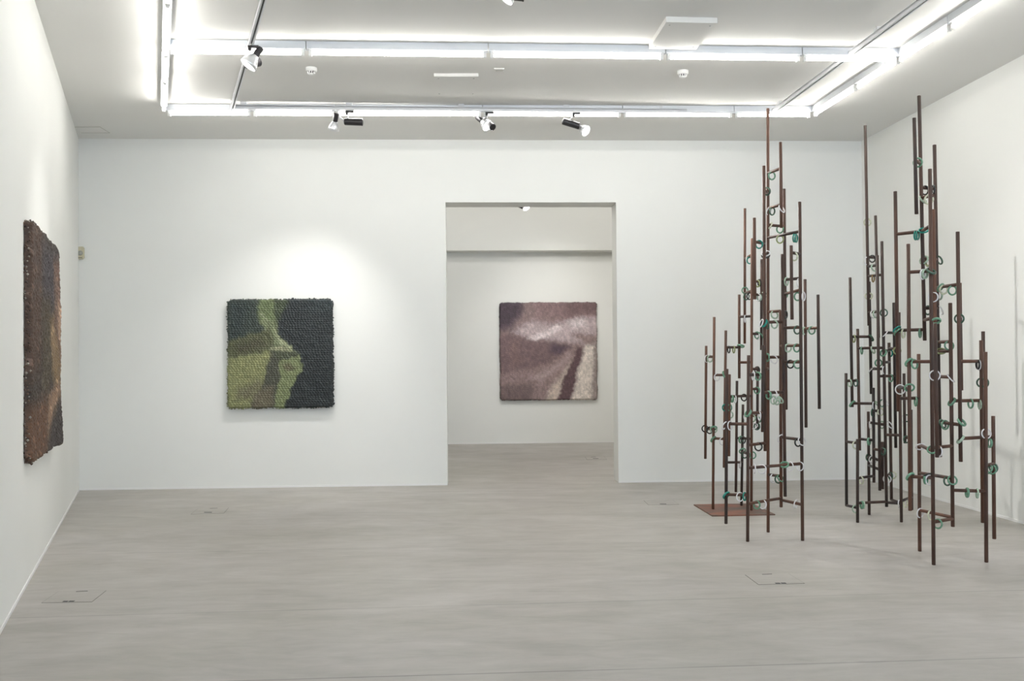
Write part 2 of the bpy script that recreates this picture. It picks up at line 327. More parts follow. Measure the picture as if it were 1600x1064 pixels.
# ------------------------------------------------------------------ spotlights
def spotlight(label, depth, adapter, cyl, socket, bell, arm, target, power, size=0.06, facing=0.0, spot=True, kz=KZ, dc=0.0, blend=1.0, angle=85):
    """pixel points at one distance, the distance of the track they hang from; the bell is aimed at target"""
    P = lambda p, dd=0.0: at_depth(p[0], p[1], depth+dd)
    ad = P(adapter); ad.z = kz-0.014; root = thing('track_spotlight', label, 'spotlight', ad, 'track spotlights')
    bm = bmesh.new(); bm_box(bm, (-0.042, -0.014, -0.014), (0.042, 0.014, 0.004), Matrix.Translation(ad)); bm_box(bm, (-0.042, -0.012, -0.034), (-0.016, 0.012, -0.012), Matrix.Translation(ad)); keep(from_bm('adapter', bm, M_BLACK), root)
    c0, c1 = P(cyl[0], dc), P(cyl[1], dc+(cyl[2] if len(cyl) > 2 else 0.0))
    st = ad+Vector((-0.028, 0, -0.03)); sb = c0.lerp(c1, 0.25)
    bm = bmesh.new(); bm_rod(bm, st, sb, 0.005, 8); keep(from_bm('stem', bm, M_STEELP, smooth=True), root)
    d = c1-c0; L = d.length; r = 0.036
    bm = bmesh.new(); bm_lathe(bm, c0, d, [(0, 0), (0, r*0.8), (0.008, r), (L-0.008, r), (L, r*0.8), (L, 0)], 20); bm_lathe(bm, c0+d*0.93, d, [(0, r*1.04), (0.01, r*1.04)], 20)
    keep(from_bm('driver_housing', bm, M_BLACK, smooth=False), root)
    bc = P(bell); aim = (Vector(target)-bc).normalized()
    if facing: aim = (aim+facing*(-_fw)).normalized()
    R = size
    bm = bmesh.new(); prof = [(-1.55*R, 0.30*R), (-1.5*R, 0.42*R), (-1.2*R, 0.58*R), (-0.8*R, 0.80*R), (-0.4*R, 0.94*R), (0, 1.0*R), (0.0, 0.96*R), (-0.4*R, 0.90*R), (-0.8*R, 0.76*R), (-1.2*R, 0.54*R), (-1.45*R, 0)]
    bm_lathe(bm, bc, aim, prof, 24); refl = keep(from_bm('reflector', bm, M_SILVER, smooth=True), root)
    bm = bmesh.new(); bm_lathe(bm, bc, aim, [(-0.14*R, 0), (-0.12*R, 0.93*R), (-0.2*R, 0.93*R)], 24); keep2(from_bm('lamp_glass', bm, M_BULB, smooth=True), refl)
    s0 = bc-aim*1.5*R; s1 = bc-aim*(1.5*R+0.085)
    bm = bmesh.new(); bm_rod(bm, s0, s1, 0.027, 16, 0.2); keep(from_bm('socket', bm, M_BLACK, smooth=False), root)
    mid = s0.lerp(s1, 0.1); up = Vector((0, 0, 0.03))
    bm = bmesh.new(); bm_tube(bm, [mid+(c0-mid)*t+up*math.sin(math.pi*t)*1.2 for t in (0, 0.2, 0.4, 0.6, 0.8, 1)], 0.008); keep(from_bm('arm', bm, M_SILVER, smooth=True), root)
    if spot:
        ld_ = bpy.data.lights.new('spot_beam', 'SPOT'); ld_.energy = power; ld_.spot_size = math.radians(angle); ld_.spot_blend = blend; ld_.shadow_soft_size = 0.025; ld_.color = (1.0, 0.985, 0.96)
        lo = bpy.data.objects.new('spot_beam', ld_); C.objects.link(lo); lo.location = bc+aim*0.012; lo.rotation_euler = (Vector(target)-bc).to_track_quat('-Z', 'Y').to_euler(); keep(lo, root)

# ------------------------------------------------------------------ textiles (tufted, painted panels)
def sd_poly(U, V, poly):
    d = np.full(U.shape, 1e9); inside = np.zeros(U.shape, bool); n = len(poly)
    for i in range(n):
        (x0, y0), (x1, y1) = poly[i], poly[(i+1) % n]
        ex, ey = x1-x0, y1-y0; t = np.clip(((U-x0)*ex+(V-y0)*ey)/(ex*ex+ey*ey), 0, 1)
        d = np.minimum(d, np.hypot(U-x0-t*ex, V-y0-t*ey))
        c = ((y0 > V) != (y1 > V)); xx = x0+(V-y0)*(x1-x0)/((y1-y0) if y1 != y0 else 1e-9)
        inside ^= c & (U < xx)
    return np.where(inside, d, -d)
def smooth_noise(U, V, n):
    g = rng.random((n+2, n+2)); x = U*n; y = V*n; i = np.clip(x.astype(int), 0, n); j = np.clip(y.astype(int), 0, n); fx = x-i; fy = y-j
    fx = fx*fx*(3-2*fx); fy = fy*fy*(3-2*fy)
    return (g[j, i]*(1-fx)+g[j, i+1]*fx)*(1-fy)+(g[j+1, i]*(1-fx)+g[j+1, i+1]*fx)*fy
def textile(name, label, center, xdir, ndir, W, Ht, thick, base, polys, pitch_u, pitch_v, relief, wobble=0.0, N=300, var=0.13, vertical=False, ridge=None, edge_col=None, fleck=0.0, rc=0.045, gain=1.0, skew=0.0):
    xdir, ndir = Vector(xdir).normalized(), Vector(ndir).normalized(); zdir = Vector((0, 0, 1))
    u = np.linspace(0, 1, N); U, V = np.meshgrid(u, u)
    wu = (smooth_noise(U, V, 10)-0.5)*0.022+(smooth_noise(U, V, 44)-0.5)*0.026; wv = (smooth_noise(U, V, 10)-0.5)*0.022+(smooth_noise(U, V, 44)-0.5)*0.026
    col = np.empty((N, N, 3)); col[:] = lin(base)
    pad = lambda t: -0.2 if t <= 0.001 else 1.2 if t >= 0.999 else t
    for poly, c, soft in polys:
        poly = [(pad(x), pad(y)) for x, y in poly]
        a = np.clip(0.5+sd_poly(U+wu, V+wv, poly)/(2*soft), 0, 1)[..., None]; a = a*a*(3-2*a)
        col = col*(1-a)+np.array(lin(c))*a
    # stitches
    X = (U-0.5)*W; Y = (0.5-V)*Ht
    Ys = Y+skew*X
    rowi = np.floor(Ys/pitch_v) if not vertical else np.floor(X/pitch_v)
    along = (X if not vertical else Y)
    fv = ((Ys if not vertical else X)/pitch_v) % 1.0
    sh = along/pitch_u*(1+0.12*np.sin(rowi*3.7))+(np.abs(np.sin(rowi*91.7)*437.585) % 1.0)+0.25*fv
    fu = sh % 1.0; ci = np.floor(sh)
    hsh = np.abs(np.sin(rowi*127.1+ci*311.7)*43758.5453) % 1.0; hs2 = np.abs(np.sin(rowi*269.5+ci*183.3)*24634.6345) % 1.0
    lump = np.sqrt(np.clip(1-(2*fv-1)**2, 0, 1))*np.sqrt(np.clip(1-(2*fu-1)**2, 0.02, 1))
    big = smooth_noise(U, V, 9)*0.6+smooth_noise(U, V, 30)*0.4
    hgt = relief*(lump*(0.65+0.7*hsh))+relief*1.6*(big-0.5)
    col = col*(1+var*2*(hsh-0.5))[..., None]*(0.80+0.20*lump+0.04)[..., None]
    col = col*(1+0.35*(smooth_noise(U, V, 45)-0.5))[..., None]
    if fleck: col = np.where((hs2 > 1-fleck)[..., None], col*1.9+0.02, col)
    col = np.clip(col*gain, 0.004, 1)
    # rounded square outline and pillow edge
    ax, ay = np.abs(X), np.abs(Y); hx, hy = W/2, Ht/2
    lx, ly = np.clip(ax-(hx-rc), 0, rc), np.clip(ay-(hy-rc), 0, rc)
    nx = np.where((lx > 0) & (ly > 0), np.minimum(ax, hx-rc)+lx*np.sqrt(1-ly**2/(2*rc*rc)), ax)
    ny = np.where((lx > 0) & (ly > 0), np.minimum(ay, hy-rc)+ly*np.sqrt(1-lx**2/(2*rc*rc)), ay)
    d = np.minimum(hx-ax, hy-ay); e = np.clip(1-d/0.03, 0, 1)
    Z = thick+hgt*np.clip(d/0.01, 0, 1)-0.022*(1-np.sqrt(np.clip(1-e*e, 0, 1)))
    if ridge is not None: Z = Z+ridge(U, V)
    if wobble:
        k = smooth_noise(U, V, 22)-0.5; k2 = smooth_noise(V, U, 22)-0.5; near = np.clip(1-d/0.05, 0, 1)
        nx = nx+wobble*k*near; ny = ny+wobble*k2*near
    PX = np.sign(X)*nx; PY = np.sign(Y)*ny
    co = np.array(center)[None, None]+PX[..., None]*np.array(xdir)+PY[..., None]*np.array(zdir)+Z[..., None]*np.array(ndir)
    ring = [(0, i) for i in range(N)]+[(i, N-1) for i in range(1, N)]+[(N-1, i) for i in range(N-2, -1, -1)]+[(i, 0) for i in range(N-2, 0, -1)]
    rid = np.array([j*N+i for j, i in ring]); flat = co.reshape(-1, 3); back = flat[rid]-np.array(ndir)*(Z.reshape(-1)[rid])[:, None]+np.array(ndir)*0.004
    verts = np.vstack([flat, back]); nb = len(rid)
    j, i = np.meshgrid(np.arange(N-1), np.arange(N-1), indexing='ij'); q = (j*N+i).reshape(-1)
    F = np.stack([q, q+N, q+N+1, q+1], 1); k = np.arange(nb)
    S = np.stack([rid, rid[(k+1) % nb], N*N+(k+1) % nb, N*N+k], 1)
    faces = np.vstack([F, S])
    me = bpy.data.meshes.new(name+'_panel'); me.vertices.add(len(verts)); me.vertices.foreach_set('co', verts.reshape(-1))
    me.loops.add(faces.size); me.loops.foreach_set('vertex_index', faces.reshape(-1)); me.polygons.add(len(faces))
    me.polygons.foreach_set('loop_start', np.arange(len(faces))*4); me.update(); me.validate()
    cols = np.ones((len(verts), 4)); cols[:N*N, :3] = col.reshape(-1, 3); ec = col.reshape(-1, 3)[rid]*0.8
    if edge_col: ec = np.array(lin(edge_col))[None]*(0.5+rng.random((nb, 1)))
    cols[N*N:, :3] = ec
    at = me.color_attributes.new('paint', 'FLOAT_COLOR', 'POINT'); at.data.foreach_set('color', cols.reshape(-1))
    me.materials.append(M_TEXTILE)
    root = thing(name, label, 'wall textile', Vector(center)-zdir*(Ht/2))
    p = bpy.data.objects.new('woven_panel', me); C.objects.link(p); keep(p, root)
    # tufted rim: yarn ends sticking out all around (too fine to count)
    tv, tf, tcs = [], [], []
    per = 2*(W+Ht); n = int(per/0.012)
    cen = np.array(center); xd = np.array(xdir); zd = np.array(zdir); nd = np.array(ndir)
    for a in range(n):
        t = (a+rng.random())/n*nb; r = rid[int(t) % nb]; pj, pi = divmod(r, N)
        out = xd*(PX[pj, pi]/hx if ax[pj, pi] > hx*0.999 else 0)+zd*(PY[pj, pi]/hy if ay[pj, pi] > hy*0.999 else 0); out = out/(np.linalg.norm(out)+1e-9)
        dep = rng.random()*thick*0.95; base_p = flat[r]-nd*(Z.reshape(-1)[r]-dep)
        rad = 0.0055+0.005*rng.random(); ln = 0.006+0.014*rng.random()
        tdir = out+0.7*(rng.random(3)-0.5); tdir /= np.linalg.norm(tdir); s1 = np.cross(tdir, nd); s1 /= np.linalg.norm(s1)+1e-9; s2 = np.cross(tdir, s1)
        b0 = len(tv); tv += [base_p-tdir*0.006]+[base_p+tdir*ln*0.5+(s1*math.cos(g)+s2*math.sin(g))*rad for g in (0, 1.571, 3.142, 4.712)]+[base_p+tdir*ln]
        for g in range(4): h = (g+1) % 4; tf += [(b0, b0+1+h, b0+1+g), (b0+5, b0+1+g, b0+1+h)]
        c = np.clip(col[pj, pi]*(0.6+0.9*rng.random()), 0.004, 1)
        if edge_col: c = np.array(lin(edge_col))*(0.35+1.2*rng.random()) if rng.random() > 0.22 else np.array(lin((165, 158, 145)))*(0.5+0.6*rng.random())
        tcs += [(*c, 1)]*6
    tm = bpy.data.meshes.new(name+'_tufts'); tm.from_pydata([tuple(x) for x in tv], [], tf)
    at = tm.color_attributes.new('paint', 'FLOAT_COLOR', 'POINT'); at.data.foreach_set('color', np.array(tcs).reshape(-1)); tm.materials.append(M_TEXTILE)
    o = bpy.data.objects.new('tufted_rim', tm); C.objects.link(o); o['kind'] = 'stuff'; keep(o, root)
    return root
def textile_mat():
    m, nt, N, L, b = nodes('painted_yarn')
    at = N.new('ShaderNodeVertexColor'); at.layer_name = 'paint'; L.new(at.outputs['Color'], b.inputs['Base Color'])
    b.inputs['Roughness'].default_value = 0.62
    tc = N.new('ShaderNodeTexCoord'); nz = N.new('ShaderNodeTexNoise'); nz.inputs['Scale'].default_value = 180; L.new(tc.outputs['Object'], nz.inputs['Vector'])
    bp = N.new('ShaderNodeBump'); bp.inputs['Strength'].default_value = 0.3; bp.inputs['Distance'].default_value = 0.003; L.new(nz.outputs['Fac'], bp.inputs['Height']); L.new(bp.outputs['Normal'], b.inputs['Normal'])
    return m
M_TEXTILE = textile_mat()
GREEN = [
 ([(0, 0), (.45, 0), (.42, .22), (.25, .36), (0, .58)], (54, 64, 58), .05),
 ([(.02, .02), (.2, .05), (.15, .3), (.02, .4)], (46, 57, 57), .08),
 ([(.30, .0), (.44, .0), (.47, .18), (.46, .32), (.40, .30), (.30, .16)], (104, 116, 80), .03),
 ([(.44, .0), (.58, .02), (.53, .12), (.48, .2)], (66, 76, 54), .03),
 ([(.32, .19), (.46, .19), (.49, .31), (.56, .41), (.66, .49), (.47, .50), (.40, .42), (.36, .30)], (118, 126, 94), .025),
 ([(0, .43), (.28, .31), (.40, .27), (.44, .36), (.42, .47), (.2, .52), (0, .56)], (88, 92, 66), .025),
 ([(.08, .43), (.3, .36), (.36, .42), (.12, .5)], (76, 74, 56), .04),
 ([(0, .57), (.2, .51), (.40, .47), (.43, .51), (.39, .64), (.34, .78), (.26, .9), (.16, 1), (0, 1)], (136, 139, 96), .02),
 ([(.1, .82), (.28, .74), (.36, .78), (.25, .9), (.08, .92)], (116, 113, 86), .04),
 ([(.42, .50), (.50, .53), (.51, .62), (.48, .8), (.40, 1), (.28, .98), (.34, .78), (.39, .62)], (76, 78, 66), .02),
 ([(.26, .86), (.44, .8), (.42, 1), (.2, 1)], (108, 102, 82), .04),
 ([(.50, .57), (.68, .50), (.715, .66), (.60, .82), (.46, 1), (.41, 1), (.49, .76)], (122, 131, 92), .015),
 ([(.43, .49), (.60, .465), (.67, .50), (.51, .565)], (76, 82, 62), .015),
 ([(.53, .60), (.60, .58), (.66, .64), (.56, .67)], (98, 96, 72), .03),
 ([(.43, .27), (.45, .27), (.55, .40), (.62, .465), (.60, .475), (.50, .39)], (158, 164, 130), .008),
 ([(.40, .45), (.50, .43), (.62, .475), (.45, .48)], (150, 152, 122), .015),
 ([(.33, .12), (.40, .19), (.39, .20), (.32, .13)], (140, 146, 118), .006),
 ([(.72, .0), (1, 0), (1, .12), (.8, .1)], (42, 52, 54), .06),
]
PURPLE = [
 ([(.22, 0), (1, 0), (1, .14), (.72, .18), (.4, .12)], (118, 96, 97), .10),
 ([(.62, 0), (1, 0), (1, .10), (.7, .13)], (98, 78, 78), .06),
 ([(.12, .30), (.33, .19), (.55, .24), (.8, .17), (1, .13), (1, .40), (.85, .43), (.6, .39), (.38, .39)], (166, 151, 153), .05),
 ([(0, 0), (.27, 0), (.22, .13), (.12, .27), (0, .32)], (66, 53, 62), .07),
 ([(.28, .365), (.42, .32), (.60, .235), (.64, .26), (.46, .36), (.38, .395)], (206, 195, 196), .03),
 ([(.70, .2), (.86, .17), (.9, .25), (.75, .26)], (190, 180, 182), .05),
 ([(.72, .33), (1, .32), (1, .43), (.88, .44)], (126, 108, 106), .04),
 ([(0, .33), (.13, .32), (.35, .395), (.55, .405), (.74, .46), (.62, .58), (.35, .68), (0, .76)], (106, 86, 87), .035),
 ([(.53, .42), (.73, .455), (.64, .54), (.5, .51)], (76, 61, 70), .04),
 ([(.1, .4), (.18, .38), (.22, .62), (.12, .66)], (114, 92, 90), .06),
 ([(0, .76), (.4, .68), (.72, .5), (.78, .5), (.66, .66), (.4, .84), (0, 1)], (130, 110, 109), .05),
 ([(.3, .78), (.62, .6), (.74, .52), (.66, .64), (.4, .83)], (150, 131, 129), .05),
 ([(.0, .86), (.34, .82), (.3, 1), (0, 1)], (102, 85, 84), .06),
 ([(.34, 1), (.54, .86), (.74, .60), (.77, .58), (.66, .82), (.55, 1)], (178, 163, 153), .04),
 ([(.815, .46), (.865, .475), (.79, .72), (.68, 1), (.54, 1), (.65, .78), (.75, .58)], (84, 63, 66), .02),
 ([(.88, .44), (1, .44), (1, 1), (.70, 1), (.80, .72)], (196, 186, 178), .03),
 ([(.96, .4), (1, .4), (1, 1), (.93, 1)], (136, 124, 120), .03),
]
BROWN = [
 ([(0, 0), (.28, 0), (.24, .3), (.2, .6), (0, .7)], (78, 58, 47), .06),
 ([(.25, .05), (.75, .05), (.66, .32), (.3, .3)], (62, 56, 60), .08),
 ([(.25, .3), (.5, .28), (.52, .6), (.45, .75), (.25, .7)], (74, 64, 50), .06),
 ([(.5, .4), (.66, .36), (.78, .62), (.70, .72), (.56, .62)], (134, 112, 84), .06),
 ([(.66, .1), (.82, .06), (.84, .5), (.76, .62), (.68, .4)], (112, 88, 76), .05),
 ([(.84, .08), (1, .1), (1, .6), (.86, .56)], (112, 88, 74), .05),
 ([(0, .82), (.25, .74), (.45, .76), (.3, 1), (0, 1)], (98, 70, 52), .06),
 ([(.44, .76), (.7, .7), (.78, .73), (.6, .86), (.42, .92)], (150, 122, 100), .05),
 ([(.5, .9), (.75, .76), (.82, 1), (.5, 1)], (60, 54, 52), .05),
 ([(.80, .7), (1, .66), (1, 1), (.84, 1)], (138, 116, 86), .05),
 ([(.74, .3), (.80, .3), (.82, .7), (.78, .72)], (170, 142, 120), .03),
]
# green panel on the back wall
a, b_ = at_y(356, 468.5, D-0.05), at_y(520, 636, D-0.05)
textile('woven_wall_panel', 'green and black tufted textile panel with pale facets, hung beside the doorway', ((a.x+b_.x)/2, D, (a.z+b_.z)/2), (1, 0, 0), (0, -1, 0), b_.x-a.x, a.z-b_.z, 0.085, (36, 43, 45), GREEN, 0.034, 0.026, 0.009, wobble=0.012, gain=0.88)
# purple panel in the farther room
a, b_ = at_y(781, 473.5, FAR_Y-0.06), at_y(933, 624, FAR_Y-0.06)
textile('woven_wall_panel', 'mauve and grey tufted textile panel on the wall seen through the doorway', ((a.x+b_.x)/2, FAR_Y, (a.z+b_.z)/2), (1, 0, 0), (0, -1, 0), b_.x-a.x, a.z-b_.z, 0.075, (126, 107, 106), PURPLE, 0.034, 0.022, 0.006, wobble=0.012, vertical=True, var=0.16, gain=1.28)
# brown panel on the left wall
n0 = at_plane(37, 533, LW0, LWN); n1 = at_plane(94, 540, LW0+LWN*0.055, LWN)
zt = at_plane(37, 342, LW0, LWN).z; zb = at_plane(37, 726, LW0, LWN).z
n1 = n1-LWN*((n1-LW0).dot(LWN))
Wl = Vector((n1.x-n0.x, n1.y-n0.y, 0)).length
cl = Vector(((n0.x+n1.x)/2, (n0.y+n1.y)/2, (zt+zb)/2))
textile('woven_wall_panel', 'dark brown tufted textile panel with ochre streaks on the side wall', cl, -LWD, LWN, Wl, zt-zb, 0.042, (62, 53, 46), BROWN, 0.06, 0.024, 0.009, wobble=0.03, edge_col=(84, 66, 54), fleck=0.06, ridge=lambda U, V: 0.045*np.exp(-((U-0.78-0.03*np.sin(V*7))/0.10)**2)*(0.4+0.6*V)+0.02*np.sin(U*3.14), gain=1.0, rc=0.05, skew=0.35)

# spotlights on the track (distance of each taken from the track it hangs from)
dT = (at_z(552, 172, KZ)-CAM).dot(_fw)
greenC = Vector(at_y(437, 552, D)); brownC = cl
spotlight('spotlight with silver bell tilted to the wall above the green textile', dT, (546.5, 174), ((538, 190), (567, 191)), None, (521, 203), None, greenC-Vector((0, 0, 0.85)), SPOT_POWER*2.6, size=0.058, angle=76)
dT2 = (at_z(757, 174, KZ)-CAM).dot(_fw)
spotlight('spotlight with its bright face turned right, on the track before the doorway wall', dT2, (765, 174), ((758, 189), (770, 199), -0.10), None, (762, 197), None, Vector((2.7, 7.6, 1.2)), SPOT_POWER*4.5, size=0.062, angle=75, dc=0.06)
dT3 = (at_z(903, 175, KZ)-CAM).dot(_fw)
spotlight('spotlight with long tilted black housing and glaring face, next to the doorway', dT3, (900.5, 175), ((879, 189), (905, 197)), None, (916, 205), None, Vector((4.0, 6.9, 1.2)), SPOT_POWER*4.8, size=0.058, angle=75)
dT0 = (at_z(392, 76, KZ)-CAM).dot(_fw)-0.10
spotlight('spotlight aimed down at the brown textile, alone on its track', dT0, (396, 75), ((384, 101), (404, 97), 0.12), None, (387, 103), None, brownC, SPOT_POWER*1.2, size=0.07, angle=65, dc=0.09)
fd = 14.0
_f = at_depth(810, 300, fd)
track(Vector((-2.0, _f.y, 0)), Vector((3.5, _f.y, 0)), 'grey lighting track on the ceiling of the farther room', [0.1, 0.5, 0.9], 4.35)
spotlight('spotlight in the farther room, just below the doorway head', fd, (810, to_px(Vector((_f.x, _f.y, 4.35-0.08)))[1]), ((806, 318), (817, 323)), None, (823, 325), None, Vector((2.6, 12.2, 1.2)), SPOT_POWER*1.0, size=0.062, kz=4.35-0.063)
spotlight('spotlight on the track of the farther room aimed at the mauve textile', fd, (850, to_px(Vector((_f.x, _f.y, 4.35-0.08)))[1]), ((846, 296), (858, 297)), None, (852, 302), None, Vector((1.6, FAR_Y, 1.3)), SPOT_POWER*2.2, size=0.05, kz=4.35-0.063, angle=80)  # extra spotlight out of view, added to light the mauve textile's wall
spotlight('spotlight fixed directly to the ceiling between the tracks', (at_z(790, -8, 3.98)-CAM).dot(_fw), (800, -20), ((800, -8), (818, -6)), None, (791, 0.5), None, Vector((-2.0, 6.0, 0.8)), SPOT_POWER*0.5, size=0.05, kz=H+0.012)

# ------------------------------------------------------------------ ceiling fittings
def ceil_plate(name, label, cat, corners, th, screws=True, group=None):
    P = [at_z(x, y, H-th) for x, y in corners]; c = sum(P, Vector())/4
    root = thing(name, label, cat, Vector((c.x, c.y, H)), group)
    bm = bmesh.new(); lo = [bm.verts.new((p.x, p.y, H-th)) for p in P]; hi = [bm.verts.new((p.x, p.y, H-0.001)) for p in P]
    bm.faces.new(lo); bm.faces.new(hi[::-1])
    for i in range(4): bm.faces.new((lo[i], lo[(i+1) % 4], hi[(i+1) % 4], hi[i]))
    bmesh.ops.recalc_face_normals(bm, faces=bm.faces); pan = keep(from_bm('panel', bm, M_CEIL), root)
    if screws:
        for p in P:
            q = p.lerp(c, 0.2); bm = bmesh.new(); bm_lathe(bm, Vector((q.x, q.y, H-th)), (0, 0, -1), [(0, 0.009), (0.003, 0.007), (0.004, 0)], 10); keep2(from_bm('screw', bm, M_STEELP, smooth=True), pan)
    return root
ceil_plate('access_panel', 'raised white ceiling panel with screws overlapping the cross row of lights', 'ceiling panel', ((1041, 34.5), (1121, 36.5), (1087.5, 77.5), (1014, 76.5)), 0.045)
ceil_plate('access_panel', 'raised white ceiling panel with screws near the small ceiling plate', 'ceiling panel', ((678, 119.5), (747.5, 119.5), (745.5, 149.5), (680, 149.5)), 0.03)
r = ceil_plate('junction_plate', 'tiny white plate on the ceiling beside the raised panel', 'ceiling plate', ((772, 108), (788, 108), (787.5, 112.5), (772.5, 112.5)), 0.012, False)
p = at_z(780, 110.3, H-0.012); bm = bmesh.new(); bm_box(bm, (p.x-0.032, p.y-0.012, H-0.016), (p.x+0.032, p.y+0.012, H-0.011)); keep(from_bm('label_strip', bm, M_LENS), r)
# faint flush hatch in the ceiling by the left wall: frame lines
P = [at_z(x, y, H-0.002) for x, y in ((113.5, 198.5), (156, 198.2), (171.5, 207.6), (127, 207.6))]
root = thing('ceiling_hatch', 'flush ceiling hatch with faint outline in the corner by the side wall', 'ceiling hatch', sum(P, Vector())/4)
for i in range(4):
    if i == 3: continue
    bm = bmesh.new(); bm_tube(bm, [P[i], P[(i+1) % 4]], 0.004, 4); keep(from_bm('frame_edge', bm, plain('hatch_line', (0.52, 0.51, 0.47), 0.8) if i == 0 else bpy.data.materials['hatch_line']), root)
bm = bmesh.new(); bm.faces.new([bm.verts.new((q.x, q.y, H-0.0015)) for q in P]); keep(from_bm('lid', bm, M_CEIL), root)
def detector(px, py, label):
    p = at_z(px, py, H-0.03); root = thing('smoke_detector', label, 'smoke detector', Vector((p.x, p.y, H)), 'smoke detectors'); c = Vector((p.x, p.y, H))
    bm = bmesh.new(); bm_lathe(bm, c, (0, 0, -1), [(0, 0.050), (0.024, 0.050), (0.032, 0.044), (0.036, 0.030)], 28); bs = keep(from_bm('base', bm, M_PLAST, smooth=False), root)
    bm = bmesh.new(); bm_lathe(bm, c, (0, 0, -1), [(0.032, 0.036), (0.054, 0.022)], 20); keep(from_bm('chamber', bm, M_SLOT), root)
    bm = bmesh.new(); bm_lathe(bm, c, (0, 0, -1), [(0.050, 0.024), (0.054, 0.028), (0.060, 0.022), (0.064, 0)], 24); keep(from_bm('cap', bm, M_PLAST, smooth=True), root)
    for k in range(10):
        a = 2*math.pi*k/10; q = c+Vector((math.cos(a)*0.031, math.sin(a)*0.031, 0)); bm = bmesh.new(); bm_box(bm, (q.x-0.004, q.y-0.004, H-0.053), (q.x+0.004, q.y+0.004, H-0.030)); keep2(from_bm('rib', bm, M_PLAST), bs)
detector(486.5, 111.5, 'round white smoke detector on the ceiling closer to the brown textile')
detector(1067, 116, 'round white smoke detector on the ceiling below the panel by the lights')
# motion sensor in the corner
p = at_y(127, 395.5, D); root = thing('motion_sensor', 'cream motion sensor high in the corner beside the side wall', 'motion sensor', (p.x, D, p.z-0.07))
bm = bmesh.new(); v = bm_box(bm, (p.x-0.042, D-0.05, p.z-0.072), (p.x+0.042, D-0.001, p.z+0.072)); bmesh.ops.bevel(bm, geom=bm.edges[:], offset=0.012, segments=2, affect='EDGES'); keep(from_bm('housing', bm, M_CREAM), root)
bm = bmesh.new(); bm_lathe(bm, (p.x+0.006, D-0.036, p.z-0.005), (0, -1, 0), [(0, 0.030), (0.014, 0.029), (0.022, 0.018), (0.025, 0)], 18); keep(from_bm('lens', bm, M_LENS, smooth=True), root)
bm = bmesh.new(); bm_box(bm, (p.x-0.034, D-0.053, p.z-0.062), (p.x+0.030, D-0.045, p.z-0.056)); keep(from_bm('seam', bm, M_GROOVE), root)

# ------------------------------------------------------------------ floor boxes
def floor_box(label, quad, slots):
    P = [at_z(x, y, 0) for x, y in quad]; c = sum(P, Vector())/4
    root = thing('floor_box', label, 'floor hatch', (c.x, c.y, 0), 'floor boxes')
    def slab(name, Q, z0, z1, mat, part=None):
        bm = bmesh.new(); lo = [bm.verts.new((q.x, q.y, z0)) for q in Q]; hi = [bm.verts.new((q.x, q.y, z1)) for q in Q]
        bm.faces.new(hi)
        for i in range(4): bm.faces.new((lo[i], lo[(i+1) % 4], hi[(i+1) % 4], hi[i]))
        bmesh.ops.recalc_face_normals(bm, faces=bm.faces); o = from_bm(name, bm, mat); return keep(o, root) if part is None else keep2(o, part)
    slab('frame', P, 0, 0.0012, M_GROOVE)
    lid = slab('lid', [q.lerp(c, 0.018) for q in P], 0.0, 0.002, M_FLOOR)
    for (xa, ya, xb, yb, wd) in slots:
        a, b2 = at_z(xa, ya, 0), at_z(xb, yb, 0); d = Vector((0, 1, 0))*wd
        slab('finger_slot', [a-d/2, b2-d/2, b2+d/2, a+d/2], 0.0, 0.0032, M_FINGER, lid)
floor_box('square floor box lid in the concrete before the brown textile wall', ((91, 924.5), (166.3, 922.8), (143.8, 940.6), (64.7, 942.2)), ((98.5, 940.2, 106, 940.2, 0.022), (108, 940, 116, 939.9, 0.022), (119, 924.8, 137, 924, 0.009)))
floor_box('square floor box lid in the open floor between visitor and towers', ((1164, 898.3), (1232.5, 896.4), (1257.5, 911.8), (1185, 913.8)), ((1211.5, 911.9, 1219, 911.8, 0.022), (1220.5, 911.7, 1228, 911.6, 0.022), (1191, 897.8, 1206, 897.4, 0.008)))
floor_box('square floor box lid near the wall under the green textile', ((309.5, 794.3), (357.5, 793.2), (350, 802), (298, 803.6)), ((319, 800.8, 331, 800.8, 0.03), (328, 794.6, 340, 794.3, 0.012)))
floor_box('square floor box lid near the wall between doorway and base plate', ((1005.5, 782), (1051, 781.2), (1061, 788.3), (1013, 789)), ((1031, 787.8, 1041, 787.7, 0.03),))
floor_box('square floor box lid in the farther room beyond the doorway', ((914, 713.5), (944, 712.8), (948.5, 718), (917, 718.5)), ((926.5, 716.6, 935, 716.6, 0.05), (923, 714.4, 931, 714.2, 0.03)))

